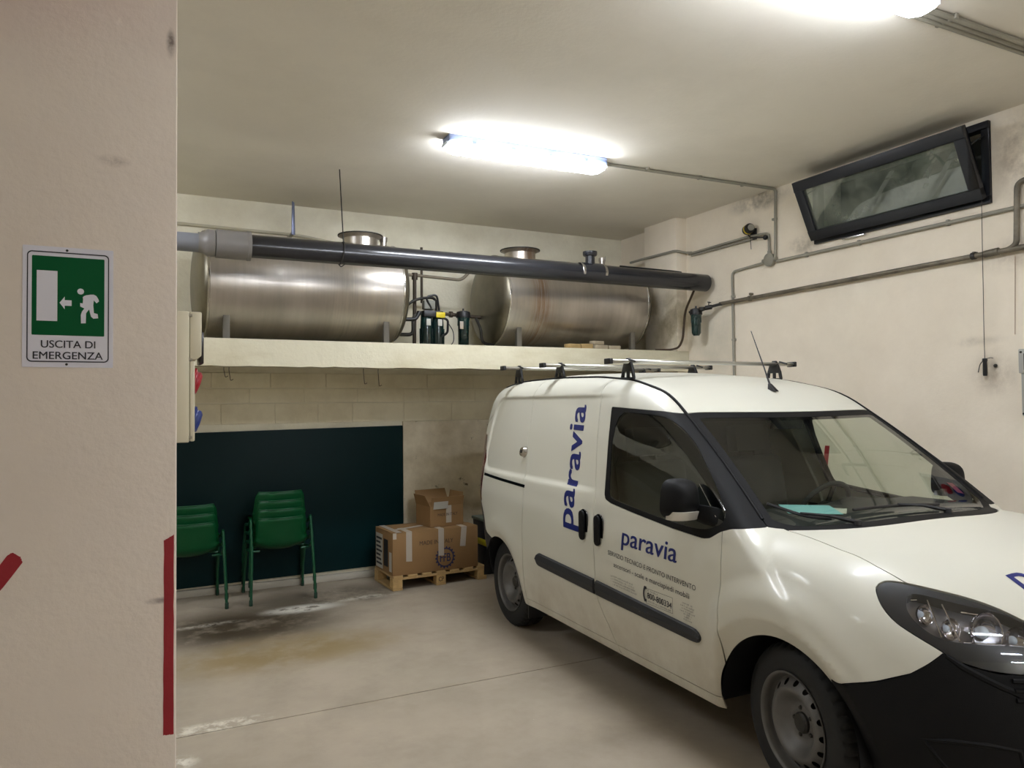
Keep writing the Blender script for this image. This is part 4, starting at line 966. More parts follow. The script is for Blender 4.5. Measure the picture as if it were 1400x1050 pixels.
for zz, m, nm, hh in ((1.715, M_redp, 'red_outlet', .105), (1.598, M_bluep, 'blue_outlet', .09)):
    z = bx_(0, zz)[1]
    o = MB().lathe([(0, 0), (.046, 0), (.046, .006), (.038, .010), (.036, .016), (0, .016)], axisM((x1-.004, 2.56, z), (1, -.05, -.35)), 24, a0=0).build(nm, m, sb_, world=True)
    MB().lathe([(0, .016), (.038, .016), (.037, .022), (.028, .029), (0, .031)], axisM((x1-.004, 2.56, z), (1, -.05, -.35)), 24).build('lid', m, o); o.children[0].matrix_parent_inverse = Matrix.Translation(-sb_.location)
M_greyp = plain('grey_plastic', (168, 166, 158), .45)
sb2 = thing('wall_socket_box', 'grey socket box on the right wall at the right edge of the photo', 'socket panel', (WX, 2.63, 1.53))
MB().box((-.03, 0, .205), (.06, .24, .41)).build('back_box', M_greyp, sb2, bevel=.008)
MB().box((-.065, 0, .34), (.02, .25, .15)).build('upper_cover', M_greyp, sb2, bevel=.006)
MB().box((-.077, -.008, .335), (.008, .20, .105)).build('window_flap', plain('smoked_window', (74, 70, 66), .2), sb2, bevel=.004)
for z, m, nm in ((.20, M_redp, 'red_outlet'), (.09, M_bluep, 'blue_outlet')):
    MB().lathe([(0, 0), (.045, 0), (.045, .014), (.036, .02), (.034, .05), (.04, .052), (.04, .06), (0, .066)], axisM((-.055, 0, z), (-1, 0, -.3)), 24).build(nm, m, sb2)
for y, z in ((.11, .395), (-.11, .395), (.11, .015), (-.11, .015)):
    MB().lathe([(0, 0), (.007, 0), (.006, .004), (0, .005)], axisM((-.076 if z > .3 else -.06, y*.98, z), (-1, 0, 0)), 10).build('screw', M_dark, sb2)

# ================================================================== the van
VAN = thing('van', 'white panel van with blue paravia lettering and roof bars, parked by the right wall', 'van', (3.216, 2.239, 0), math.radians(-91.606))
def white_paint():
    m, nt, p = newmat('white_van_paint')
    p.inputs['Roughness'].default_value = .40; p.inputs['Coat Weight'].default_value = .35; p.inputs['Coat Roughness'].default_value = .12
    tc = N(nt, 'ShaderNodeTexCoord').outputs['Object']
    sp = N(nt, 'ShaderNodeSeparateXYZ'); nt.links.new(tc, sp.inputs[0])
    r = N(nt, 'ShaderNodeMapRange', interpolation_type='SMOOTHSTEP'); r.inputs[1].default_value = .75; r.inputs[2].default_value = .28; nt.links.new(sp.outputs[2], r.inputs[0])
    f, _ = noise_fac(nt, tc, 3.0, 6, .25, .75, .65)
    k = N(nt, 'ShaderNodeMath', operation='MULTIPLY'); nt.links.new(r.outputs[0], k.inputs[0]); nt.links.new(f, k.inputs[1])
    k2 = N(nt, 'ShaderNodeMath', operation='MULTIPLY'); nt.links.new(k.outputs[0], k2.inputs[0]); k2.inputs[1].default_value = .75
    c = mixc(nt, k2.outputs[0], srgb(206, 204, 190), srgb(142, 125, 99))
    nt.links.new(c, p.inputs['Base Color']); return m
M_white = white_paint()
M_trim = plain('black_trim', (13, 13, 14), .6, spec=.18, bump=.15, bscale=300)
M_gtrim = plain('grey_trim', (44, 45, 48), .55, spec=.3, bump=.15, bscale=300)
M_gloss = plain('gloss_black', (10, 10, 12), .12, coat=.6)
M_glass = glassmat('windscreen_glass', (.80, .85, .78))
M_glassd = glassmat('tinted_glass', (.78, .83, .77))
M_int = plain('cabin_dark', (30, 31, 32), .7, bump=.2)
M_intg = plain('cabin_grey', (62, 62, 60), .8, bump=.2)
M_lampr = plain('red_lamp', (84, 6, 12), .12, coat=.8)
M_mask = plain('lamp_mask_black', (30, 31, 36), .35)
M_lhous = plain('lamp_bowl', (150, 146, 148), .28, .8)
M_navy = plain('navy_lettering', (22, 34, 104), .4)
M_blkt = plain('black_lettering', (34, 34, 44), .5)
BV, BF = surface_nets()

def body_obj(name, V, F, mat, parent, off=0.0, flange=.016, label=None, gap=0):
    if len(F) == 0: return None
    g = grad(V); nrm = g/np.linalg.norm(g, axis=1)[:, None]
    V2 = V+nrm*off
    E = np.concatenate([F[:, [0, 1]], F[:, [1, 2]], F[:, [2, 0]]]); Es = np.sort(E, 1); key = Es[:, 0]*len(V)+Es[:, 1]
    u, idx, cnt = np.unique(key, return_index=True, return_counts=True)
    B = E[idx[cnt == 1]]
    verts = V2; faces = F; nn = nrm
    if flange and len(B):
        bv = np.unique(B); m = -np.ones(len(V), int); m[bv] = np.arange(len(bv))
        top = V2[bv]; bot = V2[bv]-nrm[bv]*flange
        base = len(verts); nb = len(bv)
        verts = np.concatenate([verts, top, bot])
        a = m[B[:, 0]]+base; b = m[B[:, 1]]+base
        q1 = np.stack([b, a, a+nb], 1); q2 = np.stack([b, a+nb, b+nb], 1)
        faces = np.concatenate([faces, q1, q2])
    me = bpy.data.meshes.new(name)
    me.vertices.add(len(verts)); me.vertices.foreach_set('co', verts.astype('f').ravel())
    me.loops.add(len(faces)*3); me.loops.foreach_set('vertex_index', faces.astype('i').ravel())
    me.polygons.add(len(faces)); me.polygons.foreach_set('loop_start', np.arange(0, len(faces)*3, 3, dtype='i'))
    try: me.polygons.foreach_set('loop_total', np.full(len(faces), 3, 'i'))
    except Exception: pass
    me.update(calc_edges=True); me.materials.append(mat)
    me.polygons.foreach_set('use_smooth', np.ones(len(faces), bool))
    vn = np.zeros((len(verts), 3), 'f'); vn[:len(V)] = nrm
    if len(verts) > len(V):       # flange walls keep their own (sideways) normals
        fn = np.cross(verts[faces[len(F):, 1]]-verts[faces[len(F):, 0]], verts[faces[len(F):, 2]]-verts[faces[len(F):, 0]])
        for k in range(3): np.add.at(vn, faces[len(F):, k], fn)
        l = np.linalg.norm(vn, axis=1); l[l < 1e-12] = 1; vn /= l[:, None]
    me.normals_split_custom_set_from_vertices(vn.tolist())
    o = bpy.data.objects.new(name, me); COL.objects.link(o); o.parent = parent
    if label: o['label'] = label
    return o
ay = lambda V: np.abs(V[:, 1])
def cut(M, fn, g=.0022):
    """split a mesh on fn: inside part, outside part, with a shut-line gap between"""
    s = fn(M[0]); return clip(*M, s+g), clip(*M, -s+g)
ip = lambda pts: (lambda z: np.interp(z, [p[0] for p in pts], [p[1] for p in pts]))

M0 = (BV, BF)
M0 = clip(*M0, .262-M0[0][:, 2])                                   # open underside
for cx_, cz_, R0 in ARCH: M0 = clip(*M0, np.minimum(R0-np.hypot(M0[0][:, 0]-cx_, M0[0][:, 2]-cz_), ay(M0[0])-.50))
# ---- headlamps: outline over u = x - |y| and v = z
UV = lambda V: (V[:, 0]-ay(V), V[:, 2])
HL = [(-.405, .952), (-.388, .962), (-.355, .975), (-.263, .972), (-.12, .955), (.023, .934), (.14, .908), (.251, .872), (.36, .83), (.42, .79), (.40, .735), (.30, .722), (.209, .716), (.05, .727), (-.008, .738), (-.098, .755), (-.124, .773), (-.248, .818), (-.339, .856), (-.392, .905)]
front = lambda V: .25-V[:, 0]
hl = lambda V: np.maximum(poly_sdf(*UV(V), chaikin(HL)), front(V))
HLm, M0 = cut(M0, hl, .002)
# ---- bumper below the fenders and lamps
BL_ = [(-.60, .60), (-.565, .612), (-.416, .646), (-.272, .690), (-.193, .731), (-.124, .773), (-.07, .745), (.1, .72), (.5, .72)]
bu = ip(BL_)
bump = lambda V: np.maximum((V[:, 2]-bu(V[:, 0]-ay(V)))*.9, .25-V[:, 0])
BUm, M0 = cut(M0, bump, .002)
# ---- top surfaces: roof, windscreen, hood
GX = ip([(-3.6, .53), (-3.3, .56), (-2.3, .597), (-1.45, .597), (-1.09, .636), (-.85, .669), (-.45, .722), (-.195, .756), (-.185, .754), (-.145, .703), (-.135, .702), (.17, .717), (.327, .708), (.425, .687), (.60, .60), (.8, .42), (1, .2)])
ZC = ip([(-3.6, 1.74), (-3.44, 1.73), (-3.36, 1.60), (-.9, 1.40), (-.2, .98), (.3, .93), (.6, .86), (.80, .80), (1, .78)])
topf = lambda V: np.maximum(ay(V)-GX(V[:, 0]), ZC(V[:, 0])-V[:, 2])
TOP, M0 = cut(M0, topf, .002)
XH = lambda V: V[:, 0]-(-.75-.095*(ay(V)/.67)**2)
ROOFm, TOP = cut(TOP, XH, .002)
XC = lambda V: V[:, 0]-(.065-.26*np.clip(ay(V)/.765, 0, 1.2)**3.6)
HOODn, WSm = cut(TOP, lambda V: -XC(V), .003)
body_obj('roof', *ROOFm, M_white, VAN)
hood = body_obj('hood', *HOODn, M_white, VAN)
glassf = lambda V: np.maximum.reduce([ay(V)-GX(V[:, 0])+.045, -(XH(V)-.045), XC(V)+.072])
WG, WF = cut(WSm, glassf, 0)
ws = body_obj('windscreen_surround', *WF, M_trim, VAN, flange=.02)
wg = body_obj('windscreen', *WG, M_glass, VAN, off=-.001, flange=0)
# ---- bumper and lamps
fb = body_obj('front_bumper', *BUm, M_trim, VAN, flange=.03)
for s in (-1, 1):
    m = clip(*HLm, s*-HLm[0][:, 1])
    c0_ = m[0].mean(0)
    lens = body_obj('headlamp', *m, glassmat('lamp_lens', (.86, .88, .9)) if s < 0 else bpy.data.materials['lamp_lens'], VAN, off=-.001, flange=.0)
    # housing behind the lens: black bowl with two reflectors
    mm = clip(*m, -(poly_sdf(*UV(m[0]), HL)+.0)) if False else m
    ho = body_obj('lamp_housing', *m, M_lhous, lens, off=-.055, flange=0)
    # black mask under the lens edge
    IN = [(-.272, .918), (-.256, .940), (-.209, .946), (-.034, .920), (.12, .903), (.245, .872), (.30, .835), (.27, .800), (.194, .803), (-.038, .806), (-.135, .813), (-.215, .843), (-.268, .884)]
    mk = clip(*m, -poly_sdf(*UV(m[0]), chaikin(IN)))
    body_obj('lamp_mask', *mk, M_mask, lens, off=-.004, flange=.05)
    def at_uv(u, v, dep):      # point under the lens at (u, v)
        lo, hi = .2, .95
        for _ in range(40):
            mid = (lo+hi)/2
            if phi(np.array([mid]), np.array([mid-u]), np.array([v]))[0] < 0: lo = mid
            else: hi = mid
        P = np.array([[lo, lo-u, v]]); g = grad(P)[0]; g /= np.linalg.norm(g); q = P[0]-g*dep
        return Vector((q[0], s*q[1], q[2])), Vector((g[0], s*g[1], g[2]))
    M_refl = bpy.data.materials.get('reflector') or plain('reflector', (225, 220, 222), .10, 1)
    for (u, v, r) in ((.062, .858, .066), (.20, .836, .046), (-.215, .902, .034), (-.105, .862, .036)):
        p_, n_ = at_uv(u, v, .050)
        ax_ = (n_*.35+Vector((1, 0, .0))).normalized()
        pr_ = [(r*math.sin(a), -r*.75*math.cos(a)+.035) for a in [PI/2*i/8 for i in range(9)]]+[(r*1.05, .038)]
        MB().lathe(pr_, axisM(p_, ax_), 28).build('reflector', M_refl, lens)
        MB().ball(p_+ax_*.014, r*.34, 14, 10).build('bulb', M_clear, lens)
    for (u0, v0, u1, v1) in ((-.02, .905, .12, .893), (-.03, .812, .25, .806), (-.245, .932, -.215, .934), (-.165, .935, -.125, .822), (-.10, .925, -.045, .815)):
        a_, _ = at_uv(u0, v0, .02); b_, _ = at_uv(u1, v1, .02)
        MB().tube([a_, b_], .0035, 6).build('chrome_strip', M_refl, lens)
# grille recess below lamps and hood: black slats
def fr_pt(u, v, s, lift=0.0):
    lo, hi = .2, .95
    for _ in range(40):
        mid = (lo+hi)/2
        if phi(np.array([mid]), np.array([mid-u]), np.array([v]))[0] < 0: lo = mid
        else: hi = mid
    P = np.array([[lo, lo-u, v]]); g = grad(P)[0]; g /= np.linalg.norm(g); q = P[0]+g*lift
    return Vector((q[0], s*q[1], q[2]))
for s in (-1, 1):       # moulded ridge under the lamp and the frame of the fog lamp niche
    MB().tube([fr_pt(u, v, s, -.006) for u, v in ((-.118, .763), (-.053, .733), (.036, .702), (.117, .676), (.198, .653), (.34, .625), (.50, .605))], [.009]+[.013]*6, 8).build('bumper_ridge', M_trim, VAN)
    fog = [fr_pt(u, v, s, -.004) for u, v in ((-.228, .478), (-.111, .487), (.039, .489), (.175, .478), (.20, .40), (.17, .33), (-.02, .32), (-.12, .38))]
    MB().tube(fog, .010, 8, closed=True).build('fog_niche_frame', M_trim, VAN)
gr = MB()
for i in range(3):
    z = .700-.030*i
    P_ = []
    for k in range(21):
        y = -.58+1.16*k/20; Q = np.array([[.5, y, z]]); lo, hi = .2, 1.0
        for _ in range(30):
            mid = (lo+hi)/2
            if phi(np.array([mid]), np.array([y]), np.array([z]))[0] < 0: lo = mid
            else: hi = mid
        P_.append((lo+.004, y, z))
    gr.tube(P_, .008, 6)
gr.build('grille_bar', M_trim, VAN)
# ---- side panels, split from the remaining shell
WIN = [(-1.452, 1.613), (-1.12, 1.597), (-.966, 1.589), (-.857, 1.578), (-.70, 1.60), (-.40, 1.40), (-.19, 1.20), (-.188, 1.090), (-.276, 1.079), (-.342, 1.057), (-.405, 1.020), (-.458, 1.010), (-.679, 1.022), (-.996, 1.050), (-1.253, 1.077), (-1.315, 1.092), (-1.335, 1.12)]
GLS = [(-1.405, 1.588), (-1.109, 1.575), (-.965, 1.566), (-.86, 1.545), (-.70, 1.46), (-.55, 1.345), (-.42, 1.235), (-.33, 1.145), (-.325, 1.11), (-.36, 1.078), (-.465, 1.045), (-.68, 1.050), (-1.002, 1.077), (-1.254, 1.101), (-1.297, 1.125)]
BC = ip([(.25, -1.17), (.30, -1.19), (.395, -1.245), (.45, -1.29), (.53, -1.345), (.77, -1.374), (1.09, -1.43), (1.42, -1.54), (1.73, -1.623), (1.9, -1.66)])
FC = ip([(.25, -.31), (.34, -.32), (.47, -.325), (.68, -.30), (.89, -.312), (1.06, -.330), (1.1, -.335), (1.9, -.33)])
RC = ip([(.2, -2.30), (.67, -2.308), (.94, -2.324), (1.38, -2.48), (1.67, -2.535), (1.79, -2.521), (1.9, -2.52)])
SILL = ip([(-2.4, .31), (-.2, .315)])
parts_side = {}
for s in (-1, 1):
    side_lbl = 'right' if s < 0 else 'left'
    M1 = clip(*M0, s*-M0[0][:, 1])
    # rear: doors, lamp, bumper
    RB, M1 = cut(M1, lambda V: np.maximum(V[:, 2]-np.interp(V[:, 0], [-3.6, -3.16, -3.08, -2.98, -2.85], [.885, .885, .80, .68, .60]), V[:, 0]+2.80))
    TL, M1 = cut(M1, lambda V: np.maximum.reduce([rrect(V[:, 2], ay(V), .875, 1.385, .60, 1.0, .04), V[:, 0]-np.interp(V[:, 2], [.87, 1.0, 1.12, 1.25, 1.38], [-3.13, -3.165, -3.195, -3.25, -3.32])]))
    RD, M1 = cut(M1, lambda V: np.maximum(V[:, 0]+3.30, ay(V)-.70))
    body_obj('rear_bumper', *RB, M_gtrim, VAN)
    body_obj('tail_lamp', *TL, M_lampr, VAN)
    body_obj('rear_door', *RD, M_white, VAN)
    # window band
    W, M1 = cut(M1, lambda V: np.maximum(poly_sdf(V[:, 0], V[:, 2], WIN), V[:, 0]-.2), .001)
    G, W = cut(W, lambda V: poly_sdf(V[:, 0], V[:, 2], chaikin(GLS, 2)), .0)
    QUART, M1 = cut(M1, lambda V: V[:, 0]-RC(V[:, 2]))
    SD, M1 = cut(M1, lambda V: V[:, 0]-BC(V[:, 2]))
    SDs, SD = cut(SD, lambda V: V[:, 2]-SILL(V[:, 0]))
    FD, FEN = cut(M1, lambda V: V[:, 0]-FC(V[:, 2]))
    FDs, FD = cut(FD, lambda V: V[:, 2]-SILL(V[:, 0]))
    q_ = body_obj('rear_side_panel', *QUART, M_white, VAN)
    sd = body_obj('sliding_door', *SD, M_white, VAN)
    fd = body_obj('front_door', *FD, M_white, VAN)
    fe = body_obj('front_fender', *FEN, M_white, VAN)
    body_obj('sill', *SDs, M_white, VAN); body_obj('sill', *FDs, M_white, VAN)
    body_obj('window_surround', *W, M_gloss if False else M_trim, VAN, flange=.02)
    body_obj('side_window', *G, M_glassd, VAN, off=-.003, flange=0)
    parts_side[s] = (q_, sd, fd, fe)
def surf(x, z, s=-1, lift=0.0):
    """point on the body side at (x, z)"""
    lo, hi = .3, 1.0
    for _ in range(40):
        mid = (lo+hi)/2
        if phi(np.array([x]), np.array([mid]), np.array([z]))[0] < 0: lo = mid
        else: hi = mid
    P = np.array([[x, lo, z]]); g = grad(P)[0]; g /= np.linalg.norm(g); q = P[0]+g*lift
    return Vector((q[0], s*q[1], q[2])), Vector((g[0], s*g[1], g[2]))
def surf_many(X, Z, s=-1, lift=.001):
    lift = np.broadcast_to(np.array(lift, float), (len(X),))[:, None]
    X = np.array(X, float); Z = np.array(Z, float); lo = np.full(len(X), .3); hi = np.full(len(X), 1.0)
    for _ in range(30):
        mid = (lo+hi)/2; i = phi(X, mid, Z) < 0; lo = np.where(i, mid, lo); hi = np.where(i, hi, mid)
    P = np.stack([X, lo, Z], 1); g = grad(P); g /= np.linalg.norm(g, axis=1)[:, None]; P = P+g*lift; P[:, 1] *= s
    return P
def top_pt(x, y, lift=0.0):
    lo, hi = .6, 2.1
    for _ in range(40):
        mid = (lo+hi)/2
        if phi(np.array([x]), np.array([y]), np.array([mid]))[0] < 0: lo = mid
        else: hi = mid
    P = np.array([[x, y, lo]]); g = grad(P)[0]; g /= np.linalg.norm(g); q = P[0]+g*lift
    return Vector(q), Vector(g)
# black roof moulding running into the windscreen pillar
for s in (-1, 1):
    P_ = []
    for x in np.arange(-3.32, -.19, .05):
        y = float(GX(x))
        if x < -3.2: y -= 0
        P_.append(top_pt(float(x), s*y, .0005)[0])
    MB().tube(P_, [.0085]*len(P_), 8).build('roof_moulding', M_trim, VAN)
# roof bars -----------------------------------------------------
M_alu = plain('aluminium_bar', (196, 194, 186), .3, .85)
for i, (bx, bz) in enumerate(((-1.495, 1.884), (-2.35, 1.901), (-3.02, 1.912))):
    b = MB(); hw = .724; n = 12
    b.prism([(.031*math.cos(a), .0125*math.sin(a)) for a in [2*PI*k/20 for k in range(20)]], frameM((bx, -hw, bz), (1, 0, 0), (0, 0, 1)), -2*hw if False else -2*hw)
    ba = b.build('roof_bar', M_alu, VAN, bevel=0)
    for f in ba.data.polygons: f.use_smooth = len(f.vertices) == 4
    for s in (-1, 1):
        MB().box((bx, s*(hw+.006), bz), (.07, .022, .034)).build('bar_end_cap', M_blackp, ba, bevel=.004)
        fy = s*.600; tz = top_pt(bx, fy)[0].z
        f = MB()
        M = frameM((bx-.0, fy-s*.018, 0), (1, 0, 0), (0, 0, 1)); H = bz-.012-tz
        z0 = tz-.002
        # open foot: base, two legs, top clamp
        dth = .018*(-1 if s < 0 else -1)
        f.prism([(-.062, z0), (.062, z0), (.066, z0+.016), (-.066, z0+.016)], M@Matrix.Translation((0, 0, .018)), dth)
        f.prism([(-.066, z0+.016), (-.05, z0+.016), (-.04, z0+H*.62), (-.058, z0+H*.55)], M@Matrix.Translation((0, 0, .018)), dth)
        f.prism([(.066, z0+.016), (.058, z0+H*.55), (.04, z0+H*.62), (.05, z0+.016)], M@Matrix.Translation((0, 0, .018)), dth)
        f.prism([(-.008, z0+.016), (.008, z0+.016), (.008, z0+H*.6), (-.008, z0+H*.6)], M@Matrix.Translation((0, 0, .018)), dth)
        f.prism([(-.060, z0+H*.52), (.060, z0+H*.52), (.040, z0+H+.0), (.018, z0+H+.035), (-.010, z0+H+.035), (-.040, z0+H)], M@Matrix.Translation((0, 0, .018)), dth)
        f.build('bar_foot', M_blackp, ba, bevel=.003)
        MB().tube([(bx+.02, fy, bz+.014), (bx+.085, fy, bz-.002)], .006, 8).build('clamp_screw', M_blackp, ba)
# antenna
tp, tn = top_pt(-.955, .035)
an = MB().add([tp+Vector((.035, -.016, -.004)), tp+Vector((.035, .016, -.004)), tp+Vector((-.03, .016, -.004)), tp+Vector((-.03, -.016, -.004)), tp+Vector((-.018, -.008, .045)), tp+Vector((-.018, .008, .045)), tp+Vector((-.034, .008, .045)), tp+Vector((-.034, -.008, .045))],
   [(0, 1, 2, 3), (4, 7, 6, 5), (0, 4, 5, 1), (1, 5, 6, 2), (2, 6, 7, 3), (3, 7, 4, 0)]).build('antenna_base', M_blackp, VAN, bevel=.005)
MB().tube([tp+Vector((-.026, 0, .04)), tp+Vector((-.06, 0, .12)), tp+Vector((-.17, .0, .36))], [.006, .0042, .0022], 8).build('antenna_rod', M_blackp, an)
# door handles, rub strips, lock, rail slot, lettering --------------------
def handle(x, z, sh, parent, s):
    P_, n_ = surf(x, z, s); xv = Vector((1, 0, 0)); M = frameM(P_-n_*.002, xv, Vector((sh, 0, 1)))
    if M.col[2].to_3d().dot(n_) < 0: M = M@Matrix.Diagonal((1, 1, -1, 1))
    o = MB().prism(rr(.088, .185, .042, 6), M, .006).build('handle_recess', M_gloss, parent, bevel=.002)
    MB().prism(rr(.058, .172, .027, 6), M@Matrix.Translation((0, 0, .010)), .016).build('handle', M_trim, o, bevel=.007)
for s in (-1, 1):
    q_, sd, fd, fe = parts_side[s]
    handle(-1.500, .925, -.06, sd, s); handle(-1.330, .918, -.06, fd, s)
    def strip(pts, h, par, x0, x1, cap0, cap1):
        n = 24; sec = []
        X = []; Z = []
        prof = [(-.5, 0), (-.42, .013), (0, .018), (.42, .013), (.5, 0)]
        for k in range(n+1):
            t_ = .5-.5*math.cos(PI*k/n); x = x0+(x1-x0)*t_
            e = 1.0
            if cap0: e = min(e, math.sqrt(max(0.02, 1-(1-min(1, (x-x0)/.05))**2)))
            if cap1: e = min(e, math.sqrt(max(0.02, 1-(1-min(1, (x1-x)/.05))**2)))
            zc = .622-(x+2.08)/1.60*.060 if True else 0
            for a, b_ in prof: X.append(x); Z.append(zc+a*h*e*(1-.25*max(0, (x+1.3)/.85)))
        P_ = surf_many(X, Z, s, 0)
        m = len(prof); vs = []
        for k in range(n+1):
            t_ = k/n
            for j, (a, b_) in enumerate(prof):
                p = P_[k*m+j]; vs.append((p[0], p[1]+s*b_, p[2]))
        fs = [(k*m+j, k*m+j+1, (k+1)*m+j+1, (k+1)*m+j) for k in range(n) for j in range(m-1)]
        fs += [tuple(range(m)), tuple(range(n*m, n*m+m))[::-1]]
        MB().add(vs, fs).build('rub_strip', M_gtrim, par, bevel=.0, auto=60)
    strip(None, .088, sd, -2.095, -1.37, True, False)
    strip(None, .088, fd, -1.345, -.445, False, True)
    # slide rail slot
    X = list(np.linspace(-3.16, -2.345, 20)); top = surf_many(X, [1.094-.018*k/19 for k in range(20)], s, .0008); bot = surf_many(X, [1.074-.018*k/19 for k in range(20)], s, .0008)
    MB().add(list(map(tuple, top))+list(map(tuple, bot)), [(k, k+1, 21+k, 20+k) for k in range(19)]).build('slide_rail', M_gloss, q_)
# round lock on the right side
P_, n_ = surf(-2.485, 1.29, -1)
lk = MB().lathe([(0, 0), (.040, 0), (.040, .008), (.036, .012), (.034, .028), (.028, .034), (0, .036)], axisM(P_-n_*.003, n_), 32).build('security_lock', M_rim, parts_side[-1][1])
MB().lathe([(0, .036), (.012, .036), (.012, .04), (0, .04)], axisM(P_-n_*.003, n_), 16).build('key_hole', M_dark, lk)

def side_text(body, x0, z0, x1, z1, h, mat, parent, bold=0, s=-1, rot=0, shear=0, upright=False, maxe=None, name='lettering', label=None):
    """text on the body side running from (x0, z0) to (x1, z1); h = full glyph height"""
    vs, fs = text2d(body, bold, shear, maxedge=maxe)
    L = math.hypot(x1-x0, z1-z0); vs = fit(vs, L, h)
    ux, uz = (x1-x0)/L, (z1-z0)/L; vx, vz = -uz, ux
    X = [x0+ux*a+vx*b for a, b in vs]; Z = [z0+uz*a+vz*b for a, b in vs]
    o = MB().add(list(map(tuple, surf_many(X, Z, s, .0015+.0001*(np.arange(len(X))//(len(X)//5 if bold else len(X)+1))))), fs).build(name, mat, parent)
    if label: o['label'] = label
    return o
fdR = parts_side[-1][2]; sdR = parts_side[-1][1]
side_text('paravia', -1.100, .880, -.622, .868, .116, M_navy, fdR, bold=.012, maxe=.25, label='dark blue paravia lettering')
side_text('paravia', -1.614, .862, -1.766, 1.628, .232, M_navy, sdR, bold=.018, shear=.22, maxe=.10, label='upright dark blue paravia lettering')
side_text('SERVIZIO TECNICO E PRONTO INTERVENTO', -1.226, .803, -.476, .769, .024, M_blkt, fdR, bold=.0, label='SERVIZIO TECNICO E PRONTO INTERVENTO lettering')
side_text('ascensori - scale e marciapiedi mobili', -1.168, .747, -.522, .721, .033, M_blkt, fdR, bold=.0)
# number box with handset
def side_poly(pts, mb, s=-1):
    P_ = surf_many([p[0] for p in pts], [p[1] for p in pts], s, .0014); mb.add(list(map(tuple, P_)), [tuple(range(len(pts)))])
mb = MB()
x0, x1, z0, z1 = -.868, -.647, .622, .698
for a, b, c, d in ((x0, z0, x1, z0+.0015), (x0, z1-.0015, x1, z1), (x0, z0, x0+.002, z1), (x1-.002, z0, x1, z1)): side_poly([(a, b), (c, b), (c, d), (a, d)], mb)
arc = []
for k in range(9): a = PI*.62+PI*.76*k/8; arc.append((-.868+.024*math.cos(a), .667+.044*math.sin(a)))
arc2 = [(-.858+.020*math.cos(a), .667+.034*math.sin(a)) for a in [PI*.62+PI*.76*k/8 for k in range(9)]]
for k in range(8): side_poly([arc[k], arc[k+1], arc2[k+1], arc2[k]], mb)
side_poly([(-.885, .703), (-.862, .706), (-.860, .692), (-.880, .690)], mb); side_poly([(-.885, .631), (-.880, .644), (-.860, .642), (-.862, .628)], mb)
mb.build('phone_emblem', M_blkt, fdR)
side_text('800-800334', -.855, .650, -.655, .643, .030, M_blkt, fdR, bold=.012)
# the lines too small to read in the photo, as rows of tiny strokes
def small_lines(rows, name, seed):
    r_ = random.Random(seed); mb = MB()
    for x0, x1, z, h, sl in rows:
        x = x0
        while x < x1:
            if r_.random() < .14: x += h*.6; continue
            w = h*r_.uniform(.30, .62); zz = z+(x-x0)*sl; k = r_.choice((1, 1, .72))
            side_poly([(x, zz), (x+w*.35, zz), (x+w*.35, zz+h*k), (x, zz+h*k)], mb)
            if r_.random() < .7: side_poly([(x+w*.35, zz+h*k*.8), (x+w, zz+h*k*.8), (x+w, zz+h*k), (x+w*.35, zz+h*k)], mb)
            x += w+h*.22
    mb.build(name, M_blkt, fdR)['kind'] = 'stuff'
small_lines([(-.857, -.770, .684, .009, -.04), (-.850, -.665, .632, .008, -.03)], 'small_print', 1)
small_lines([(-1.175, -.985+.012*i, .690-.014*i, .008, -.03) for i in range(4)]+[(-1.195, -1.182, .688-.014*i, .008, 0) for i in range(3)], 'small_print', 2)
small_lines([(-.535-w_/2, -.535+w_/2, .690-.0125*i, .0072, -.04) for i, w_ in enumerate((.075, .10, .085, .11, .06, .05, .06))], 'small_print', 3)
# blue lettering on the hood (only its first letter is inside the photo)
vs, fs = text2d('paravia', .012, maxedge=.2); vs = fit(vs, .62, .155)
pts = []
for a, b in vs:
    y = -.322+a; x = .640-b*1.0
    pts.append((x, y))
X = np.array([p[0] for p in pts]); Yv = np.array([p[1] for p in pts]); lo = np.full(len(X), .6); hi = np.full(len(X), 1.3)
for _ in range(30):
    mid = (lo+hi)/2; i = phi(X, Yv, mid) < 0; lo = np.where(i, mid, lo); hi = np.where(i, hi, mid)
MB().add([(X[i], Yv[i], lo[i]+.0016) for i in range(len(X))], fs).build('lettering', M_navy, hood)

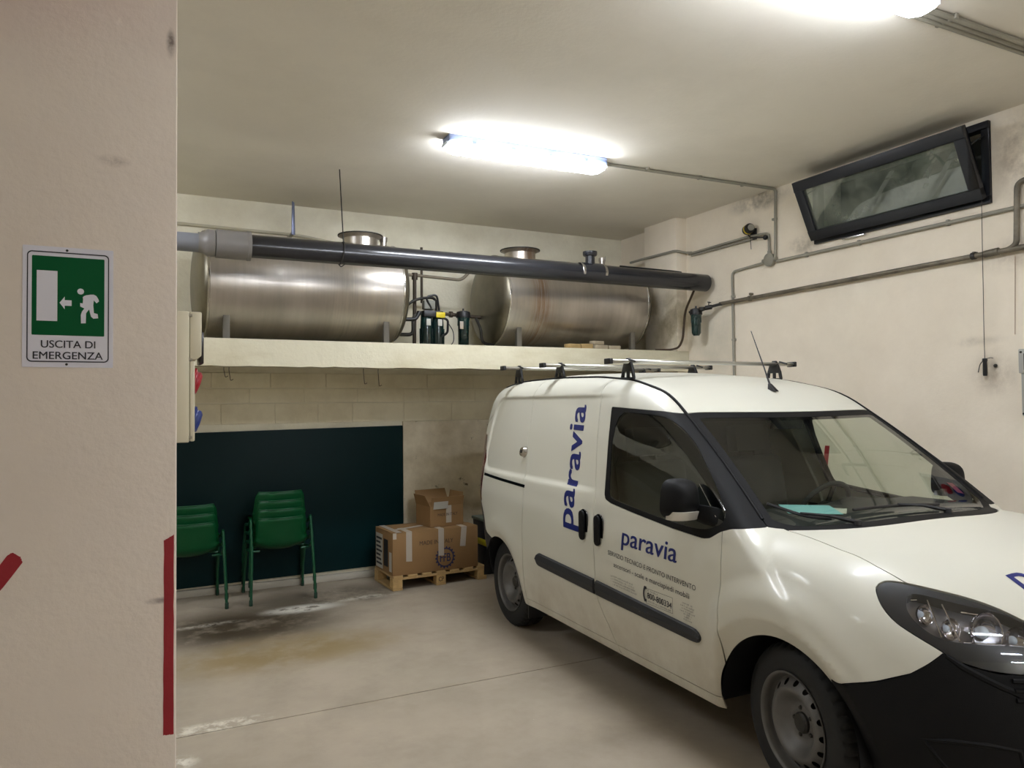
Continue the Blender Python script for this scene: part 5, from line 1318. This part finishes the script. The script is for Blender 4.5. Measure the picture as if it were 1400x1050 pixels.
# wheels -----------------------------------------------------------------
M_tyre = plain('tyre_rubber', (20, 20, 20), .75, bump=.2)
M_rimm = plain('silver_wheel_steel', (104, 102, 99), .5, .4, var=.3)
def wheel(x, s, steer=0):
    Wd = .0975; R = .317
    Mw = Matrix.Translation((x, s*.720, R))@Matrix.Rotation(steer, 4, 'Z')@axisM((0, 0, 0), (0, s, 0), (0, 0, 1))
    prof = [(.200, -.085), (.24, -.098), (.285, -.094), (.305, -.080), (R, -.062), (R, -.036), (R-.008, -.033), (R-.008, -.027), (R, -.024), (R, .024), (R-.008, .027), (R-.008, .033), (R, .036), (R, .062), (.305, .080), (.298, .086), (.285, .094), (.262, .0985), (.24, .098), (.222, .094), (.212, .090), (.200, .085)]
    seg = 160; n = len(prof); b = MB(); vs = []
    for k in range(seg):
        a = 2*PI*k/seg; gro = (k % 4 == 0)
        for r, h in prof:
            rr_ = r
            if gro and r > .30 and abs(h) > .034: rr_ = r-.008
            vs.append(Mw@Vector((rr_*math.cos(a), rr_*math.sin(a), h)))
    b.add(vs, [(k*n+i, ((k+1) % seg)*n+i, ((k+1) % seg)*n+i+1, k*n+i+1) for k in range(seg) for i in range(n-1)], 0, True)
    ty = b.build('tyre', M_tyre, VAN, auto=35)
    pr = [(.203, .088), (.208, .092), (.207, .096), (.200, .094), (.194, .084), (.191, .066), (.187, .054), (.184, .050), (.179, .051), (.173, .056), (.167, .062), (.161, .068), (.155, .074), (.149, .079), (.142, .083), (.134, .084), (.124, .080), (.105, .060), (.085, .040), (.068, .032), (.060, .034), (.050, .036), (.032, .037), (.030, .030), (.0, .030)]
    NS = 192; npf = len(pr)
    RV = np.array([(r_*math.cos(2*PI*k/NS), r_*math.sin(2*PI*k/NS), h_) for k in range(NS) for r_, h_ in pr])
    RF = np.array([t for k in range(NS) for i in range(npf-1) for t in ((k*npf+i, ((k+1) % NS)*npf+i, ((k+1) % NS)*npf+i+1), (k*npf+i, ((k+1) % NS)*npf+i+1, k*npf+i+1))])
    hole = np.full(len(RV), -1.0)
    for k in range(16): hole = np.maximum(hole, .0128-np.hypot(RV[:, 0]-.1625*math.cos(2*PI*k/16), RV[:, 1]-.1625*math.sin(2*PI*k/16)))
    RV, RF = clip(RV, RF, hole)
    ri = MB().add([Mw@Vector(v) for v in RV], [tuple(int(i) for i in f) for f in RF], 0, True).build('rim', M_rimm, ty, auto=50)
    MB().lathe([(.203, .09), (.195, .02), (.190, -.07), (.203, -.085)], Mw, 64).lathe([(.19, -.0), (.0, -.0)], Mw, 48).build('wheel_barrel', M_dark, ty)
    for k in range(5):
        a = 2*PI*k/5+.3; MB().lathe([(0, .02), (.0105, .02), (.0105, .036), (.007, .041), (0, .041)], Mw@Matrix.Translation((.057*math.cos(a), .057*math.sin(a), 0)), 6).build('wheel_bolt', M_dark, ri) 
    MB().lathe([(0, .028), (.043, .028), (.042, .046), (.034, .054), (.020, .050), (0, .050)], Mw, 24).build('hub_cap', M_dark, ri)
for x in (0, -2.755):
    for s in (-1, 1): wheel(x, s, math.radians(-9) if x == 0 else 0)
# arch liners, underbody, mudflap
for cx_, cz_, R0 in ARCH:
    for s in (-1, 1):
        b = MB(); A = axisM((cx_, s*.52, cz_), (0, s, 0), (0, 0, 1)); 
        prof = [(R0+.005, .0), (R0+.005, .345)]
        # arc over the top half only
        vs = []; n = 40
        for k in range(n+1):
            a = PI*k/n
            for yy_ in (.50, .868): vs.append((cx_+(R0+.004)*math.cos(a), s*yy_, cz_+(R0+.004)*math.sin(a)))
        b.add(vs, [(2*k, 2*k+1, 2*k+3, 2*k+2) for k in range(n)], 0, True)
        ring = [(cx_+(R0+.004)*math.cos(PI*k/n), s*.50, cz_+(R0+.004)*math.sin(PI*k/n)) for k in range(n+1)]
        b.add(ring, [tuple(range(n+1))])
        b.build('arch_liner', M_blackp, VAN)
MB().box((-1.40, 0, .275), (3.9, 1.0, .03)).box((-1.375, 0, .275), (1.85, 1.66, .03)).box((-3.25, 0, .30), (.36, 1.4, .03)).build('underbody', M_blackp, VAN)
MB().box((0, 0, .317), (.06, 1.45, .06)).box((-2.755, 0, .317), (.09, 1.45, .09)).build('axle', M_dark, VAN)
for s in (-1, 1): MB().box((-2.35, s*.775, .26), (.012, .17, .20)).build('mudflap', M_blackp, VAN, bevel=.004)
# cabin ------------------------------------------------------------------
b = MB(); dn = 14
vs = []
dprof = [(-.80, .72), (-.86, .86), (-.84, .97), (-.76, 1.04), (-.62, 1.088), (-.35, 1.090), (-.20, 1.085), (-.12, 1.05), (-.08, .70)]
for yv in (-.74, -.5, -.2, .12, .2, .38, .56, .74):
    for i, (x, z) in enumerate(dprof):
        zz = z+(.05*math.exp(-((yv-.38)/.18)**2) if i in (2, 3) else 0); vs.append((x, yv, zz))
m = len(dprof); b.add(vs, [(j*m+i, j*m+i+1, (j+1)*m+i+1, (j+1)*m+i) for j in range(7) for i in range(m-1)]+[tuple(range(m)), tuple(range(7*m, 8*m))[::-1]], 0, True)
b.build('dashboard', M_int, VAN, auto=50)
sx, sy_, sz = -.93, .38, 1.0
Ms2 = axisM((sx, sy_, sz), (-.86, 0, .5), (0, 1, 0))
stg = MB().tube([Ms2@Vector((.185*math.cos(a), .185*math.sin(a), 0)) for a in [2*PI*k/40 for k in range(40)]], .0145, 10, closed=True)
stg.lathe([(0, -.05), (.06, -.05), (.075, -.02), (.06, .01), (0, .016)], Ms2, 24)
for a in (.2, PI-.2, 1.5*PI): stg.tube([Ms2@Vector((.05*math.cos(a), .05*math.sin(a), -.01)), Ms2@Vector((.18*math.cos(a), .18*math.sin(a), 0))], .013, 8)
stg.build('steering_wheel', M_int, VAN)
for yc in (-.40, .40):
    b = MB()
    b.box((-1.22, yc, .66), (.50, .48, .16))
    b.box((-1.50, yc, .98), (.13, .47, .60), Matrix.Rotation(-.18, 3, 'Y'))
    se = b.build('seat', M_intg, VAN, bevel=.045, seg=3)
    MB().box((-1.585, yc, 1.39), (.09, .25, .17), Matrix.Rotation(-.15, 3, 'Y')).tube([(-1.56, yc-.06, 1.2), (-1.585, yc-.06, 1.35)], .007, 6).tube([(-1.56, yc+.06, 1.2), (-1.585, yc+.06, 1.35)], .007, 6).build('headrest', M_intg, se, bevel=.03, seg=3)
# steel bulkhead filling the cargo opening
out = []
for k in range(33):
    a = -.5+(PI+1.0)*k/32
bk = MB(); prof_ = [(-.80, .30), (.80, .30)]
Zs = [.30, .5, .8, 1.05, 1.2, 1.4, 1.6, 1.68]
outline = [(.97*float(side_w(np.array([-1.75]), np.array([z]))[0])-.03, z) for z in Zs]
pl_ = [(-y, z) for y, z in outline]+[(-.5, 1.77), (.5, 1.77)]+[(y, z) for y, z in outline[::-1]]
bk.prism(pl_, frameM((-1.72, 0, 0), (0, 1, 0), (0, 0, 1)), -.02); bk.build('bulkhead', M_intg, VAN)
MB().box((-1.1, 0, .50), (1.5, 1.5, .03)).build('cabin_floor', M_int, VAN)
# headliner and pillar linings under the roof skin
hm = clip(*ROOFm, -1.74-ROOFm[0][:, 0]); body_obj('headliner', *hm, M_intg, VAN, off=-.03, flange=0)
# rear-view mirror
MB().box((-.82, .0, 1.515), (.02, .22, .065), Matrix.Rotation(.2, 3, 'Y')).tube([(-.80, 0, 1.53), (-.75, 0, 1.565)], .008, 6).build('rear_view_mirror', M_int, VAN, bevel=.008)
# door mirrors -----------------------------------------------------------
for s in (-1, 1):
    b = MB(); nu, nv = 24, 14
    C = Vector((-.53, s*.945, 1.185))
    def pt_(u, v):
        a = 2*PI*u; p = math.copysign(abs(math.cos(a))**.55, math.cos(a)); q = math.copysign(abs(math.sin(a))**.55, math.sin(a))
        z_ = q*.092; y_ = p*.088*(1-.10*q)
        return y_, z_
    vs = []; 
    for j in range(nv+1):
        t_ = j/nv; f_ = math.sqrt(max(0, 1-t_**2.6)) if j else 1.0
        f_ = (1-t_**3)**.5
        for i in range(nu):
            y_, z_ = pt_(i/nu, 0)
            vs.append(C+Vector((-.055+.125*t_, s*y_*f_, z_*f_+(.004*t_))))
    fs = [(j*nu+i, j*nu+(i+1) % nu, (j+1)*nu+(i+1) % nu, (j+1)*nu+i) for j in range(nv) for i in range(nu)]
    b.add(vs, fs, 0, True); b.add(vs[:nu], [tuple(range(nu))], 0)
    mi_ = b.build('door_mirror', M_trim, VAN)
    gl_ = [C+Vector((-.0555, s*pt_(i/nu, 0)[0]*.88, pt_(i/nu, 0)[1]*.86)) for i in range(nu)]
    MB().add(gl_, [tuple(range(nu))]).build('mirror_glass', M_rim, mi_)
    mb = MB(); ring_in = []; ring_out = []
    for k in range(9):
        y_ = -.084+.160*k/8
        d = .052-.045*(max(0, abs(y_)/.085))**3
        ring_in.append(C+Vector((d+.016, s*y_, -.052))); ring_out.append(C+Vector((d-.004, s*y_, -.094)))
    back = [p+Vector((-.06, 0, 0)) for p in ring_in]; backo = [p+Vector((-.05, 0, 0)) for p in ring_out]
    vs = ring_in+ring_out+back+backo; fs = []
    for k in range(8): fs += [(k, k+1, 10+k, 9+k), (9+k, 10+k, 28+k, 27+k), (18+k, 19+k, k+1, k), (27+k, 28+k, 19+k, 18+k)]
    fs += [(0, 9, 27, 18), (8, 26, 35, 17)]
    mb.add(vs, fs).build('indicator_lens', plain('clear_indicator', (214, 208, 196), .1, .3, coat=.8), mi_, bevel=.003)
    base, bn_ = surf(-.40, 1.06, s)
    ar = MB().add([C+Vector((.045, -s*.045, -.02)), C+Vector((.045, -s*.045, -.080)), C+Vector((-.03, -s*.05, -.080)), C+Vector((-.03, -s*.05, -.02)),
        Vector((-.34, s*.845, 1.155)), Vector((-.34, s*.87, 1.06)), Vector((-.45, s*.87, 1.06)), Vector((-.45, s*.845, 1.155))],
        [(0, 1, 2, 3), (4, 7, 6, 5), (0, 4, 5, 1), (1, 5, 6, 2), (2, 6, 7, 3), (3, 7, 4, 0)]).build('mirror_arm', M_trim, mi_, bevel=.012)
    # quarter divider line and window seal
    p = surf_many(np.linspace(-.537, -.384, 10), np.linspace(1.248, 1.115, 10), s, .002)
    MB().tube([tuple(q) for q in p], .0022, 6).build('glass_divider', M_rim, VAN)
    p = surf_many(np.linspace(-.66, -.62, 8), np.linspace(1.10, 1.04, 8), s, .001)
# wipers ----------------------------------------------------------------
def ws_pt(x, y, lift): return top_pt(x, y, lift)[0]
for (ya, xa, yb, xb, pv_, yc_) in ((-.69, -.265, -.47, -.10, (-.02, -.75), 0), (-.30, -.136, .24, -.104, (-.02, -.16), 0)):
    bl = [ws_pt(xa+(xb-xa)*k/10, ya+(yb-ya)*k/10, .016) for k in range(11)]
    w_o = MB().tube(bl, .007, 6).build('wiper_blade', M_blackp, VAN)
    m0 = ws_pt((xa+xb)/2, (ya+yb)/2, .024); p0 = ws_pt(-.005, pv_[1]+.33, .012)
    MB().tube([m0, m0.lerp(p0, .5)+Vector((0, 0, .008)), p0], [.005, .007, .010], 8).build('wiper_arm', M_blackp, w_o)
    MB().lathe([(0, 0), (.018, 0), (.016, .02), (0, .024)], axisM(p0-Vector((0, 0, .012)), (0, 0, 1)), 16).build('wiper_pivot', M_blackp, w_o)
# things in the cabin
M_paper = plain('pale_cyan_paper', (140, 200, 204), .8)
VM = Matrix.Translation(VAN.location)@VAN.rotation_euler.to_matrix().to_4x4()
def in_van(o, p, rz=0): o.location = VM@Vector(p); o.rotation_euler = (0, 0, VAN.rotation_euler.z+rz)
o = MB().prism([(-.155, -.125), (.155, -.125), (.155, .125), (-.155, .125)], Matrix.Identity(4), .002).build('paper_sheet', M_paper)
in_van(o, (-.475, -.205, 1.0935), math.radians(-36)); tag(o, 'pale turquoise paper sheet lying on the van dashboard', 'paper')
o = MB().prism([(-.09, -.14), (.09, -.14), (.09, .14), (-.09, .14)], Matrix.Identity(4), .002).build('paper_sheet', plain('white_paper', (200, 198, 186), .8))
in_van(o, (-.46, -.175, 1.0910), math.radians(-50)); tag(o, 'white paper sheet under the turquoise one on the van dashboard', 'paper')
tp = MB().add([ws_pt(-.26+dx, .60+dy, -.004) for dx, dy in ((-.03, -.025), (-.03, .025), (.03, .025), (.03, -.025))], [(0, 1, 2, 3)]).build('sticker', plain('red_sticker', (130, 40, 46), .5), VAN)
